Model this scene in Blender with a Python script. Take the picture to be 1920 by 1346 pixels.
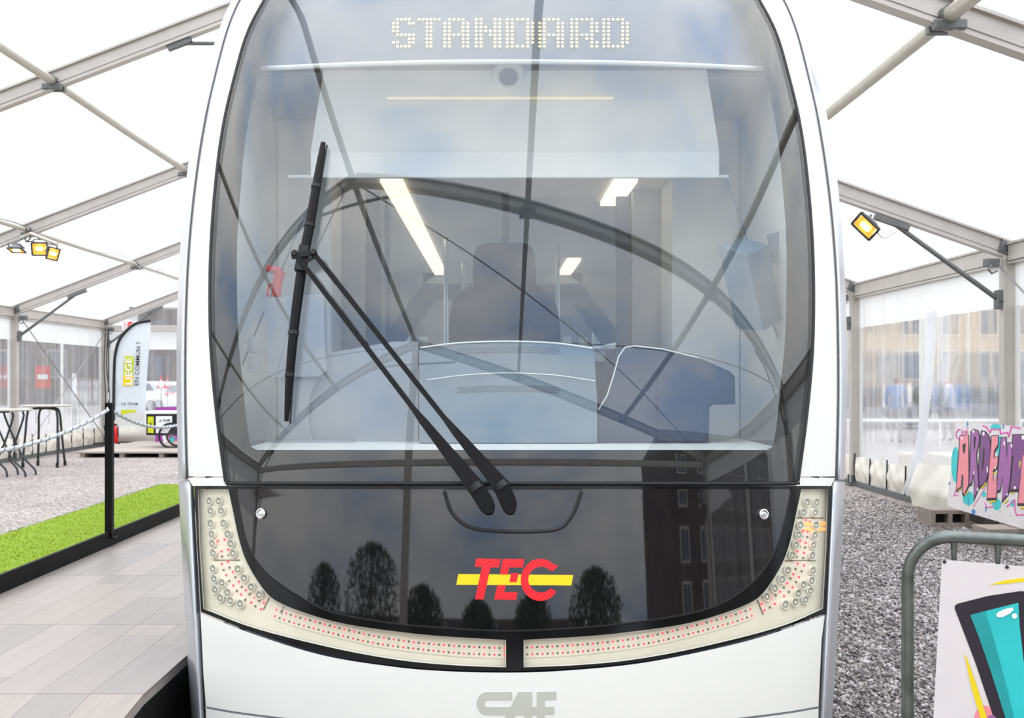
import bpy, bmesh, math, random
import numpy as np
from mathutils import Vector, Matrix
from mathutils.geometry import delaunay_2d_cdt

for _o in list(bpy.data.objects):
    bpy.data.objects.remove(_o)
SC = bpy.context.scene
COL = SC.collection
random.seed(7)
NPR = np.random.default_rng(7)

# ------------------------------------------------------------------ camera
FPX, CX, CY, CAMH = 2050.0, 930.0, 710.0, 1.6     # focal length / principal point in 1920x1346 pixels
cam_d = bpy.data.cameras.new('camera')
cam = bpy.data.objects.new('camera', cam_d)
COL.objects.link(cam)
cam.location = (0, 0, CAMH)
cam.rotation_euler = (math.radians(90), 0, 0)
cam_d.sensor_fit = 'HORIZONTAL'
cam_d.sensor_width = 36
cam_d.lens = 36 * FPX / 1920
cam_d.shift_x = (960 - CX) / 1920
cam_d.shift_y = (CY - 673) / 1920
cam_d.clip_end = 500
cam_d.dof.use_dof = True
cam_d.dof.focus_distance = 4.3
cam_d.dof.aperture_fstop = 8.0
SC.camera = cam

# ------------------------------------------------------------------ world: bright broken cloud
W_ = bpy.data.worlds.new('overcast_sky')
SC.world = W_
W_.use_nodes = True
nt = W_.node_tree
nt.nodes.clear()
wo = nt.nodes.new('ShaderNodeOutputWorld')
bg = nt.nodes.new('ShaderNodeBackground')
tc = nt.nodes.new('ShaderNodeTexCoord')
mp = nt.nodes.new('ShaderNodeMapping')
mp.inputs['Scale'].default_value = (1, 1, 2.2)
mp.inputs['Location'].default_value = (2.2, 7.2, 3.7)
nz = nt.nodes.new('ShaderNodeTexNoise')
nz.inputs['Scale'].default_value = 2.4
nz.inputs['Detail'].default_value = 7
nz.inputs['Roughness'].default_value = 0.55
rp = nt.nodes.new('ShaderNodeValToRGB')
rp.color_ramp.elements[0].position = 0.36
rp.color_ramp.elements[0].color = (0.42, 0.55, 0.80, 1)
rp.color_ramp.elements[1].position = 0.60
rp.color_ramp.elements[1].color = (1.0, 0.985, 0.97, 1)
e_ = rp.color_ramp.elements.new(0.46)
e_.color = (0.74, 0.77, 0.84, 1)
nt.links.new(tc.outputs['Generated'], mp.inputs['Vector'])
nt.links.new(mp.outputs['Vector'], nz.inputs['Vector'])
nt.links.new(nz.outputs['Fac'], rp.inputs['Fac'])
nt.links.new(rp.outputs['Color'], bg.inputs['Color'])
# overcast luminance: brightest overhead, falling off evenly all round towards the horizon
sx_ = nt.nodes.new('ShaderNodeSeparateXYZ')
mr_ = nt.nodes.new('ShaderNodeMapRange')
mr_.inputs['From Min'].default_value = 0.0
mr_.inputs['From Max'].default_value = 1.0
mr_.inputs['To Min'].default_value = 1.45
mr_.inputs['To Max'].default_value = 4.4
nt.links.new(tc.outputs['Generated'], sx_.inputs[0])
nt.links.new(sx_.outputs['Z'], mr_.inputs['Value'])
nt.links.new(mr_.outputs['Result'], bg.inputs['Strength'])
nt.links.new(bg.outputs['Background'], wo.inputs['Surface'])

SC.view_settings.view_transform = 'Standard'
SC.view_settings.look = 'None'
SC.view_settings.exposure = 0.0
SC.view_settings.gamma = 1.0
SC.view_settings.use_curve_mapping = False
try:
    SC.cycles.transparent_max_bounces = 16
    SC.cycles.max_bounces = 5
    SC.cycles.diffuse_bounces = 3
    SC.cycles.glossy_bounces = 3
    SC.cycles.transmission_bounces = 4
    SC.cycles.caustics_reflective = False
    SC.cycles.adaptive_threshold = 0.03
    SC.cycles.sample_clamp_indirect = 8.0
except Exception:
    pass

# ------------------------------------------------------------------ materials
def srgb(r, g, b):
    def c(v):
        v /= 255.0
        return v / 12.92 if v <= 0.04045 else ((v + 0.055) / 1.055) ** 2.4
    return (c(r), c(g), c(b), 1)

def mat(name, col, rough=0.5, metal=0.0, var=0.0, vscale=8.0, bump=0.0, bscale=40.0, emit=None, estr=0.0, spec=0.5, coat=0.0, stretch=None):
    m = bpy.data.materials.new(name)
    m.use_nodes = True
    t = m.node_tree
    b = t.nodes['Principled BSDF']
    b.inputs['Base Color'].default_value = col
    b.inputs['Roughness'].default_value = rough
    b.inputs['Metallic'].default_value = metal
    b.inputs['Specular IOR Level'].default_value = spec
    b.inputs['Coat Weight'].default_value = coat
    b.inputs['Coat Roughness'].default_value = 0.03
    if emit is not None:
        b.inputs['Emission Color'].default_value = emit
        b.inputs['Emission Strength'].default_value = estr
    if var or bump:
        c = t.nodes.new('ShaderNodeTexCoord')
        mpn = t.nodes.new('ShaderNodeMapping')
        if stretch:
            mpn.inputs['Scale'].default_value = stretch
        t.links.new(c.outputs['Object'], mpn.inputs['Vector'])
    if var:
        n = t.nodes.new('ShaderNodeTexNoise')
        n.inputs['Scale'].default_value = vscale
        n.inputs['Detail'].default_value = 6
        t.links.new(mpn.outputs['Vector'], n.inputs['Vector'])
        r = t.nodes.new('ShaderNodeValToRGB')
        r.color_ramp.elements[0].position = 0.3
        r.color_ramp.elements[1].position = 0.7
        r.color_ramp.elements[0].color = tuple(max(0, v * (1 - var)) for v in col[:3]) + (1,)
        r.color_ramp.elements[1].color = tuple(min(1, v * (1 + var)) for v in col[:3]) + (1,)
        t.links.new(n.outputs['Fac'], r.inputs['Fac'])
        t.links.new(r.outputs['Color'], b.inputs['Base Color'])
    if bump:
        n2 = t.nodes.new('ShaderNodeTexNoise')
        n2.inputs['Scale'].default_value = bscale
        n2.inputs['Detail'].default_value = 4
        t.links.new(mpn.outputs['Vector'], n2.inputs['Vector'])
        bp = t.nodes.new('ShaderNodeBump')
        bp.inputs['Strength'].default_value = bump
        bp.inputs['Distance'].default_value = 0.02
        t.links.new(n2.outputs['Fac'], bp.inputs['Height'])
        t.links.new(bp.outputs['Normal'], b.inputs['Normal'])
    return m

def glassy(name, tint=(1, 1, 1, 1), milk=0.0, milkcol=(0.9, 0.9, 0.88, 1), ior=1.45, rough=0.0, bump=0.0, bscale=3.0, streak=None, blur=0.0):
    """thin sheet: clear transmission + fresnel reflection + some milky scattering"""
    m = bpy.data.materials.new(name)
    m.use_nodes = True
    t = m.node_tree
    t.nodes.clear()
    out = t.nodes.new('ShaderNodeOutputMaterial')
    tr = t.nodes.new('ShaderNodeBsdfTransparent')
    tr.inputs['Color'].default_value = tint
    gl = t.nodes.new('ShaderNodeBsdfGlossy')
    gl.inputs['Roughness'].default_value = rough
    fr = t.nodes.new('ShaderNodeFresnel')
    geo = t.nodes.new('ShaderNodeNewGeometry')
    io = t.nodes.new('ShaderNodeMix')                # same reflectance from either side of the sheet
    io.inputs[2].default_value = ior
    io.inputs[3].default_value = 1.0 / ior
    t.links.new(geo.outputs['Backfacing'], io.inputs[0])
    t.links.new(io.outputs[0], fr.inputs['IOR'])
    mx = t.nodes.new('ShaderNodeMixShader')
    clear = tr.outputs[0]
    if blur:                                          # scuffed sheet that smears what lies behind it
        rf = t.nodes.new('ShaderNodeBsdfRefraction')
        rf.inputs['Color'].default_value = tint
        rf.inputs['IOR'].default_value = 1.035
        rf.inputs['Roughness'].default_value = 0.22
        mb_ = t.nodes.new('ShaderNodeMixShader')
        mb_.inputs[0].default_value = blur
        t.links.new(tr.outputs[0], mb_.inputs[1])
        t.links.new(rf.outputs[0], mb_.inputs[2])
        clear = mb_.outputs[0]
    base = clear
    if milk > 0:
        df = t.nodes.new('ShaderNodeBsdfDiffuse')
        df.inputs['Color'].default_value = milkcol
        ts = t.nodes.new('ShaderNodeBsdfTranslucent')
        ts.inputs['Color'].default_value = milkcol
        m1 = t.nodes.new('ShaderNodeMixShader')
        m1.inputs[0].default_value = 0.5
        t.links.new(df.outputs[0], m1.inputs[1])
        t.links.new(ts.outputs[0], m1.inputs[2])
        m2 = t.nodes.new('ShaderNodeMixShader')
        m2.inputs[0].default_value = milk
        if streak:
            c = t.nodes.new('ShaderNodeTexCoord')
            mm = t.nodes.new('ShaderNodeMapping')
            mm.inputs['Scale'].default_value = streak
            n = t.nodes.new('ShaderNodeTexNoise')
            n.inputs['Scale'].default_value = 1.0
            n.inputs['Detail'].default_value = 5
            mr = t.nodes.new('ShaderNodeMapRange')
            mr.inputs['From Min'].default_value = 0.35
            mr.inputs['From Max'].default_value = 0.7
            mr.inputs['To Min'].default_value = milk * 0.6
            mr.inputs['To Max'].default_value = min(1, milk * 1.7)
            t.links.new(c.outputs['Object'], mm.inputs['Vector'])
            t.links.new(mm.outputs['Vector'], n.inputs['Vector'])
            t.links.new(n.outputs['Fac'], mr.inputs['Value'])
            t.links.new(mr.outputs['Result'], m2.inputs[0])
        t.links.new(clear, m2.inputs[1])
        t.links.new(m1.outputs[0], m2.inputs[2])
        base = m2.outputs[0]
    if bump:
        c = t.nodes.new('ShaderNodeTexCoord')
        n = t.nodes.new('ShaderNodeTexNoise')
        n.inputs['Scale'].default_value = bscale
        n.inputs['Detail'].default_value = 2
        bp = t.nodes.new('ShaderNodeBump')
        bp.inputs['Strength'].default_value = bump
        bp.inputs['Distance'].default_value = 0.02
        t.links.new(c.outputs['Object'], n.inputs['Vector'])
        t.links.new(n.outputs['Fac'], bp.inputs['Height'])
        t.links.new(bp.outputs['Normal'], gl.inputs['Normal'])
    t.links.new(fr.outputs[0], mx.inputs[0])
    t.links.new(base, mx.inputs[1])
    t.links.new(gl.outputs[0], mx.inputs[2])
    t.links.new(mx.outputs[0], out.inputs['Surface'])
    return m

M = {}
M['white'] = mat('tram_white_paint', srgb(228, 229, 222), 0.18, var=0.015, vscale=3, coat=0.4)
M['silver'] = mat('silver_paint', srgb(205, 209, 214), 0.28, 0.75, var=0.03)
M['black_gloss'] = mat('black_gloss_paint', srgb(14, 14, 16), 0.03, spec=0.95)
M['black_frit'] = mat('black_ceramic_border', srgb(16, 15, 17), 0.6, spec=0.05)
M['black_rubber'] = mat('black_rubber', srgb(14, 14, 15), 0.55, var=0.1)
M['black_matt'] = mat('black_matt_metal', srgb(13, 13, 14), 0.45, var=0.1, spec=0.2)
M['surround'] = mat('black_surround', srgb(10, 10, 11), 0.12, spec=0.35)
M['wiper'] = mat('wiper_satin_black', srgb(13, 12, 13), 0.45, var=0.08, spec=0.2)
M['wscreen'] = glassy('windscreen_glass', tint=(0.95, 0.97, 0.965, 1), milk=0.010, milkcol=(0.8, 0.86, 0.9, 1), ior=1.62)
M['lampcover'] = glassy('lamp_cover_glass', tint=(0.98, 0.98, 0.96, 1), ior=1.35)
M['cream'] = mat('lamp_housing_cream', srgb(244, 239, 222), 0.4, var=0.03)
M['cream_rim'] = mat('lamp_housing_rim', srgb(238, 238, 228), 0.35)  # cream-white plastic of cluster rims and lamp bezels
M['chrome'] = mat('chrome', srgb(225, 226, 228), 0.12, 1.0)
M['lens'] = mat('lamp_lens', srgb(176, 174, 160), 0.10, 0.6, bump=0.6, bscale=180)
M['led_red'] = mat('red_led', (0.6, 0.01, 0.02, 1), 0.3, emit=(1.0, 0.035, 0.06, 1), estr=3.0)
M['led_dark'] = mat('unlit_led', srgb(120, 112, 98), 0.25)
M['amber'] = mat('amber_reflection_glow', srgb(250, 190, 110), 0.2, emit=(1.0, 0.5, 0.15, 1), estr=0.6)  # emission stands in for a reflection of amber light, no lamp here
M['logo_red'] = mat('logo_red', srgb(232, 22, 34), 0.25)
M['logo_yellow'] = mat('logo_yellow', srgb(255, 214, 0), 0.25)
M['logo_grey'] = mat('logo_grey', srgb(186, 188, 176), 0.3, var=0.04)
M['dots'] = mat('display_dots', srgb(255, 250, 170), 0.4, emit=(1.0, 0.95, 0.45, 1), estr=0.6)
M['display'] = mat('display_panel', srgb(120, 122, 134), 0.6)
M['cab_white'] = mat('cab_white_lining', srgb(238, 240, 240), 0.5, var=0.02)
M['cab_grey'] = mat('cab_grey_lining', srgb(160, 165, 174), 0.55, var=0.04)
M['cab_mid'] = mat('cab_blue_grey', srgb(92, 104, 124), 0.6, var=0.05)
M['seat'] = mat('seat_fabric', srgb(24, 33, 50), 0.9, var=0.08, vscale=60, bump=0.2, bscale=250)
M['dash'] = mat('dash_grey', srgb(118, 134, 148), 0.6, var=0.06)
M['dash_dark'] = mat('dash_dark', srgb(48, 64, 90), 0.6, var=0.06)
M['hole'] = mat('vent_hole', srgb(52, 62, 78), 0.8)
M['ceil_t'] = mat('saloon_ceiling', srgb(204, 202, 206), 0.6)
M['saloon'] = mat('saloon_lining', srgb(198, 199, 205), 0.55, var=0.03)
M['striplight'] = mat('strip_light', (1, 0.9, 0.7, 1), 0.5, emit=(1.0, 0.80, 0.52, 1), estr=1.8)
M['dim_strip'] = mat('dim_strip_light', (1, 0.9, 0.7, 1), 0.5, emit=(1.0, 0.82, 0.5, 1), estr=0.35)
M['steel_rail'] = mat('steel_handrail', srgb(190, 192, 196), 0.25, 0.9)
M['yellow_rail'] = mat('yellow_handrail', srgb(226, 200, 120), 0.35)
M['handset'] = mat('red_handset', srgb(214, 70, 74), 0.4)
M['saloon_glass'] = glassy('saloon_glass', tint=(0.86, 0.9, 0.92, 1), ior=1.3)

M['alu'] = mat('tent_aluminium', srgb(196, 190, 182), 0.42, 0.35, var=0.06, vscale=5)
M['alu_dark'] = mat('galvanised_fitting', srgb(116, 118, 116), 0.5, 0.6, var=0.12, vscale=20)
M['tube'] = mat('tent_tube', srgb(196, 190, 176), 0.4, 0.3, var=0.05)
M['pvc_white'] = glassy('white_pvc_sheet', tint=(1, 1, 1, 1), milk=0.93, milkcol=(0.86, 0.86, 0.83, 1), ior=1.2, rough=0.3)
M['pvc_clear'] = glassy('clear_pvc_sheet', tint=(0.96, 0.97, 0.97, 1), milk=0.16, milkcol=(0.9, 0.9, 0.88, 1), ior=1.3, rough=0.05, streak=(6, 6, 0.5), blur=0.5)
M['pvc_hazy'] = glassy('hazy_pvc_sheet', tint=(0.97, 0.97, 0.96, 1), milk=0.15, milkcol=(0.9, 0.89, 0.86, 1), ior=1.3, rough=0.05, streak=(6, 6, 0.5), blur=0.65)
M['pvc_roof'] = glassy('clear_pvc_roof', tint=(0.97, 0.97, 0.97, 1), milk=0.06, milkcol=(0.9, 0.9, 0.9, 1), ior=1.2, rough=0.08)
M['pvc_fold'] = glassy('folded_pvc_curtain', tint=(0.97, 0.98, 0.98, 1), milk=0.6, milkcol=(0.93, 0.94, 0.95, 1), ior=1.35, rough=0.15)
M['pvc_skirt'] = mat('pvc_wall_skirt', srgb(226, 222, 208), 0.4, var=0.06, vscale=4)
M['strap'] = mat('black_strap', srgb(28, 28, 30), 0.7)
M['wire'] = mat('steel_wire', srgb(150, 148, 144), 0.45, 0.6)
M['cable'] = mat('black_cable', srgb(30, 30, 32), 0.6)
M['cable_w'] = mat('grey_cable', srgb(190, 188, 182), 0.6)
M['flood_body'] = mat('floodlight_housing', srgb(120, 122, 126), 0.45, 0.5)
M['flood_frame'] = mat('floodlight_frame', srgb(52, 52, 50), 0.5)
M['flood_refl'] = mat('floodlight_reflector', srgb(206, 164, 60), 0.35, emit=(1, 0.62, 0.10, 1), estr=0.35)
M['flood_bulb'] = mat('floodlight_bulb', (1, 0.95, 0.8, 1), 0.4, emit=(1, 0.93, 0.72, 1), estr=9.0)

for _k in ('led_red', 'dots', 'dim_strip', 'amber', 'flood_refl', 'flood_bulb'):
    M[_k].cycles.emission_sampling = 'NONE'          # small glowing surfaces: found by the paths, not sampled one by one

def gravel_mat(name, scale, stops, bump=0.6):
    m = bpy.data.materials.new(name)
    m.use_nodes = True
    t = m.node_tree
    b = t.nodes['Principled BSDF']
    b.inputs['Roughness'].default_value = 0.85
    c = t.nodes.new('ShaderNodeTexCoord')
    v = t.nodes.new('ShaderNodeTexVoronoi')
    v.inputs['Scale'].default_value = scale
    r = t.nodes.new('ShaderNodeValToRGB')
    els = r.color_ramp.elements
    for i, (p_, cc) in enumerate(stops):
        e = els[i] if i < 2 else els.new(p_)
        e.position = p_
        e.color = cc
    n = t.nodes.new('ShaderNodeTexNoise')
    n.inputs['Scale'].default_value = 0.7
    n.inputs['Detail'].default_value = 8
    n.inputs['Roughness'].default_value = 0.65
    mr = t.nodes.new('ShaderNodeMapRange')
    mr.inputs['From Min'].default_value = 0.35
    mr.inputs['From Max'].default_value = 0.7
    mr.inputs['To Min'].default_value = 0.82
    mr.inputs['To Max'].default_value = 1.12
    mu = t.nodes.new('ShaderNodeMixRGB')
    mu.blend_type = 'MULTIPLY'
    mu.inputs[0].default_value = 1
    sx = t.nodes.new('ShaderNodeSeparateColor')
    t.links.new(c.outputs['Object'], v.inputs['Vector'])
    t.links.new(c.outputs['Object'], n.inputs['Vector'])
    t.links.new(v.outputs['Color'], sx.inputs[0])
    t.links.new(sx.outputs[0], r.inputs['Fac'])
    t.links.new(n.outputs['Fac'], mr.inputs['Value'])
    t.links.new(r.outputs['Color'], mu.inputs[1])
    t.links.new(mr.outputs['Result'], mu.inputs[2])
    t.links.new(mu.outputs[0], b.inputs['Base Color'])
    if bump:
        bp = t.nodes.new('ShaderNodeBump')
        bp.inputs['Strength'].default_value = bump
        bp.inputs['Distance'].default_value = 0.012
        bp.invert = True
        t.links.new(v.outputs['Distance'], bp.inputs['Height'])
        t.links.new(bp.outputs['Normal'], b.inputs['Normal'])
    return m

M['gravel'] = gravel_mat('gravel', 42, [(0.0, srgb(94, 86, 82)), (1.0, srgb(192, 184, 178)), (0.35, srgb(144, 134, 128)), (0.7, srgb(164, 154, 146))])
M['stones'] = gravel_mat('loose_stones', 38, [(0.0, srgb(72, 70, 72)), (1.0, srgb(206, 202, 200)), (0.35, srgb(130, 124, 122)), (0.7, srgb(162, 154, 150))], bump=0)
M['asphalt'] = mat('pale_asphalt', srgb(150, 146, 144), 0.85, var=0.12, vscale=2)
M['turf'] = mat('artificial_turf', srgb(126, 152, 2), 0.85, var=0.08, vscale=30)
M['turf_blade'] = mat('artificial_turf_blades', srgb(128, 154, 2), 0.85, var=0.1, vscale=25, spec=0.1)
def wood_mat(name, col):
    return mat(name, col, 0.42, var=0.07, vscale=3.0, bump=0.06, bscale=30, stretch=(14, 1, 14))
PLANKS = [wood_mat('grey_oak_plank_%s' % n, c) for n, c in
          (('pale', srgb(152, 143, 135)), ('mid', srgb(148, 139, 131)), ('warm', srgb(151, 141, 132)), ('cool', srgb(144, 136, 129)), ('dusk', srgb(140, 132, 126)))]
M['deck_edge'] = mat('deck_edge', srgb(150, 144, 140), 0.6, var=0.1)
M['fascia'] = mat('black_fascia', srgb(17, 16, 16), 0.6, var=0.12, spec=0.15)
M['post'] = mat('black_post', srgb(15, 15, 16), 0.5, spec=0.15)
M['rope'] = mat('pale_rope', srgb(214, 220, 228), 0.8)
M['rope_dark'] = mat('rope_dark_strand', srgb(92, 104, 120), 0.8)
M['galv'] = mat('galvanised_tube', srgb(112, 118, 113), 0.34, 0.8, var=0.28, vscale=14, bump=0.05, bscale=60)
M['board'] = mat('white_board', srgb(222, 216, 214), 0.5, var=0.02)
M['ink'] = mat('graffiti_black', srgb(36, 28, 38), 0.55)
M['teal'] = mat('graffiti_teal', srgb(40, 196, 196), 0.5, var=0.12, vscale=3)
M['teal_dark'] = mat('graffiti_dark_teal', srgb(22, 156, 156), 0.5, var=0.1, vscale=4)
M['pink'] = mat('graffiti_pink', srgb(236, 142, 150), 0.5, var=0.05)
M['purple'] = mat('graffiti_purple', srgb(160, 96, 160), 0.5, var=0.06)
M['violet'] = mat('graffiti_violet', srgb(122, 66, 128), 0.5, var=0.06)
M['magenta'] = mat('graffiti_magenta', srgb(226, 78, 170), 0.5)
M['gyellow'] = mat('graffiti_yellow', srgb(238, 210, 20), 0.5)
M['gblue'] = mat('graffiti_blue', srgb(60, 140, 200), 0.5)
M['gwhite'] = mat('graffiti_white', srgb(245, 240, 240), 0.5)
M['concrete'] = mat('concrete_block', srgb(150, 140, 130), 0.9, var=0.12, vscale=18, bump=0.3, bscale=60)
M['dark_hole'] = mat('block_hole_shade', srgb(40, 34, 32), 0.9)
M['table_top'] = mat('table_top', srgb(186, 182, 172), 0.35, var=0.04)
M['table_leg'] = mat('table_leg', srgb(64, 66, 68), 0.35, 0.6)
M['flag'] = glassy('flag_cloth', milk=0.96, milkcol=(0.88, 0.92, 0.94, 1), ior=1.05, rough=0.6)
M['flag_black'] = mat('flag_black', srgb(20, 22, 24), 0.6)
M['lime'] = mat('lime_print', srgb(206, 214, 30), 0.6)
M['print_black'] = mat('print_black', srgb(34, 34, 36), 0.6)
M['print_white'] = mat('print_white', srgb(244, 246, 246), 0.6)
M['red'] = mat('signal_red', srgb(220, 34, 34), 0.35)
M['tyre'] = mat('tyre', srgb(36, 34, 34), 0.8)
M['brown_tyre'] = mat('brown_tyre', srgb(108, 84, 70), 0.7)
M['spoke'] = mat('spokes', srgb(150, 150, 152), 0.35, 0.8)
M['violet_panel'] = mat('violet_panel', srgb(168, 70, 170), 0.5)
M['pallet'] = mat('pale_boards', srgb(168, 158, 148), 0.7, var=0.06, vscale=6)
M['skin'] = mat('skin', srgb(206, 160, 138), 0.6)
M['facade_l'] = mat('brown_stone_facade', srgb(92, 84, 79), 0.85, var=0.25, vscale=0.8)
M['facade_r'] = mat('beige_facade', srgb(190, 176, 152), 0.8, var=0.06, vscale=0.6)
M['facade_g'] = mat('grey_facade', srgb(164, 158, 156), 0.8, var=0.08, vscale=0.6)
M['roofslate'] = mat('slate_roof', srgb(96, 96, 104), 0.7, var=0.1)
M['pane'] = mat('window_pane', srgb(96, 102, 112), 0.15)
M['stone_trim'] = mat('stone_trim', srgb(214, 206, 194), 0.8)
M['bark'] = mat('bark', srgb(92, 82, 74), 0.9, var=0.2)
M['leaf'] = mat('dark_leaves', srgb(74, 80, 60), 0.9, var=0.3, vscale=2)
M['leaf2'] = mat('planter_leaves', srgb(96, 112, 70), 0.9, var=0.3, vscale=6)

# ------------------------------------------------------------------ object helpers
WPOS = {}
def wp(o):
    return WPOS[o.name] if o is not None else np.zeros(3)

def tag(o, label=None, cat=None, group=None, kind=None):
    if label: o['label'] = label
    if cat: o['category'] = cat
    if group: o['group'] = group
    if kind: o['kind'] = kind
    return o

def empty(name, loc, label=None, cat=None, group=None, kind=None, parent=None):
    o = bpy.data.objects.new(name, None)
    COL.objects.link(o)
    o.empty_display_size = 0.1
    loc = np.array(loc, float)
    o.location = loc - wp(parent)
    o.parent = parent
    WPOS[o.name] = loc
    return tag(o, label, cat, group, kind)

class MB:
    """collects geometry in world coordinates"""
    def __init__(self):
        self.v, self.f, self.m, self.n = [], [], [], 0
    def add(self, V, Fc, mi=0):
        V = np.asarray(V, float).reshape(-1, 3)
        for f in Fc:
            self.f.append(tuple(i + self.n for i in f))
            self.m.append(mi)
        self.v.append(V)
        self.n += len(V)
        return self
    def box(self, lo, hi, mi=0):
        x0, y0, z0 = lo; x1, y1, z1 = hi
        V = [(x0, y0, z0), (x1, y0, z0), (x1, y1, z0), (x0, y1, z0), (x0, y0, z1), (x1, y0, z1), (x1, y1, z1), (x0, y1, z1)]
        return self.add(V, [(0, 3, 2, 1), (4, 5, 6, 7), (0, 1, 5, 4), (1, 2, 6, 5), (2, 3, 7, 6), (3, 0, 4, 7)], mi)
    def cbox(self, lo, hi, c=0.01, mi=0):
        """chamfered box (all edges)"""
        lo = np.array(lo, float); hi = np.array(hi, float)
        bm = bmesh.new()
        bmesh.ops.create_cube(bm, size=1)
        bmesh.ops.scale(bm, vec=tuple(hi - lo), verts=bm.verts)
        bmesh.ops.translate(bm, vec=tuple((hi + lo) / 2), verts=bm.verts)
        c = min(c, 0.45 * float(min(hi - lo)))
        bmesh.ops.bevel(bm, geom=list(bm.edges), offset=c, segments=2, profile=0.6, affect='EDGES')
        bm.verts.index_update()
        self.add([v.co[:] for v in bm.verts], [[v.index for v in f.verts] for f in bm.faces], mi)
        bm.free()
        return self
    def beam(self, a, b, w, h, mi=0, up=(0, 0, 1)):
        a = np.array(a, float); b = np.array(b, float)
        d = b - a; d /= np.linalg.norm(d)
        s = np.cross(d, up)
        if np.linalg.norm(s) < 1e-4: s = np.cross(d, (0, 1, 0))
        s /= np.linalg.norm(s)
        u = np.cross(s, d)
        V = []
        for p in (a, b):
            for i, j in ((-1, -1), (1, -1), (1, 1), (-1, 1)):
                V.append(p + s * i * w / 2 + u * j * h / 2)
        return self.add(V, [(0, 1, 2, 3), (7, 6, 5, 4), (0, 4, 5, 1), (1, 5, 6, 2), (2, 6, 7, 3), (3, 7, 4, 0)], mi)
    def tube(self, pts, r, seg=10, mi=0, cap=True, closed=False):
        pts = np.array(pts, float)
        n = len(pts)
        rr = np.full(n, r, float) if np.isscalar(r) else np.array(r, float)
        T = np.zeros_like(pts)
        for i in range(n):
            if closed: T[i] = pts[(i + 1) % n] - pts[i - 1]
            else: T[i] = pts[min(i + 1, n - 1)] - pts[max(i - 1, 0)]
            T[i] /= (np.linalg.norm(T[i]) + 1e-12)
        ref = np.array((0, 0, 1.0)) if abs(T[0][2]) < 0.9 else np.array((1.0, 0, 0))
        N = np.cross(T[0], ref); N /= np.linalg.norm(N)
        V = []
        for i in range(n):
            N = N - T[i] * np.dot(N, T[i]); N /= (np.linalg.norm(N) + 1e-12)
            B = np.cross(T[i], N)
            for k in range(seg):
                a = 2 * math.pi * k / seg
                V.append(pts[i] + rr[i] * (math.cos(a) * N + math.sin(a) * B))
        Fc = []
        m = n if closed else n - 1
        for i in range(m):
            j = (i + 1) % n
            for k in range(seg):
                l = (k + 1) % seg
                Fc.append((i * seg + k, i * seg + l, j * seg + l, j * seg + k))
        if cap and not closed:
            Fc.append(tuple(range(seg - 1, -1, -1)))
            Fc.append(tuple((n - 1) * seg + k for k in range(seg)))
        return self.add(V, Fc, mi)
    def lathe(self, prof, origin, axis=(0, 0, 1), seg=20, mi=0):
        """prof: list of (r, h) along axis"""
        ax = np.array(axis, float); ax /= np.linalg.norm(ax)
        ref = np.array((0, 0, 1.0)) if abs(ax[2]) < 0.9 else np.array((1.0, 0, 0))
        N = np.cross(ax, ref); N /= np.linalg.norm(N)
        B = np.cross(ax, N)
        o = np.array(origin, float)
        V, Fc = [], []
        for r, h in prof:
            for k in range(seg):
                a = 2 * math.pi * k / seg
                V.append(o + ax * h + r * (math.cos(a) * N + math.sin(a) * B))
        for i in range(len(prof) - 1):
            for k in range(seg):
                l = (k + 1) % seg
                Fc.append((i * seg + k, i * seg + l, (i + 1) * seg + l, (i + 1) * seg + k))
        Fc.append(tuple(range(seg - 1, -1, -1)))
        Fc.append(tuple((len(prof) - 1) * seg + k for k in range(seg)))
        return self.add(V, Fc, mi)
    def prism(self, poly, fn, mi=0):
        """poly: 2d outline; fn(u, v, side) -> 3d, side 0 front / 1 back"""
        n = len(poly)
        V = [fn(u, v, 0) for u, v in poly] + [fn(u, v, 1) for u, v in poly]
        Fc = [tuple(range(n)), tuple(range(2 * n - 1, n - 1, -1))]
        for i in range(n):
            j = (i + 1) % n
            Fc.append((i, i + n, j + n, j))
        return self.add(V, Fc, mi)
    def build(self, name, mats, parent=None, smooth=False, label=None, cat=None, group=None, kind=None, fix=True):
        V = np.concatenate(self.v) if self.v else np.zeros((0, 3))
        lo, hi = V.min(0), V.max(0)
        org = np.array(((lo[0] + hi[0]) / 2, (lo[1] + hi[1]) / 2, lo[2]))
        me = bpy.data.meshes.new(name)
        me.from_pydata([tuple(v) for v in (V - org)], [], self.f)
        if not isinstance(mats, (list, tuple)): mats = [mats]
        for m_ in mats: me.materials.append(m_)
        if len(mats) > 1: me.polygons.foreach_set('material_index', self.m)
        if fix:
            bm = bmesh.new(); bm.from_mesh(me)
            bmesh.ops.recalc_face_normals(bm, faces=bm.faces)
            bm.to_mesh(me); bm.free()
        if smooth:
            me.polygons.foreach_set('use_smooth', [True] * len(me.polygons))
            if smooth != 'all':
                me.set_sharp_from_angle(angle=math.radians(40))
        me.update()
        o = bpy.data.objects.new(name, me)
        COL.objects.link(o)
        o.location = org - wp(parent)
        o.parent = parent
        WPOS[o.name] = org
        return tag(o, label, cat, group, kind)

def copy_tree(o, delta, parent=None, **kw):
    c = o.copy(); COL.objects.link(c)
    WPOS[c.name] = wp(o) + np.array(delta, float)
    if parent is not None: c.parent = parent
    else: c.location = WPOS[c.name]
    for ch in list(o.children):
        copy_tree(ch, delta, c)
    if kw: tag(c, **kw)
    return c

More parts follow.
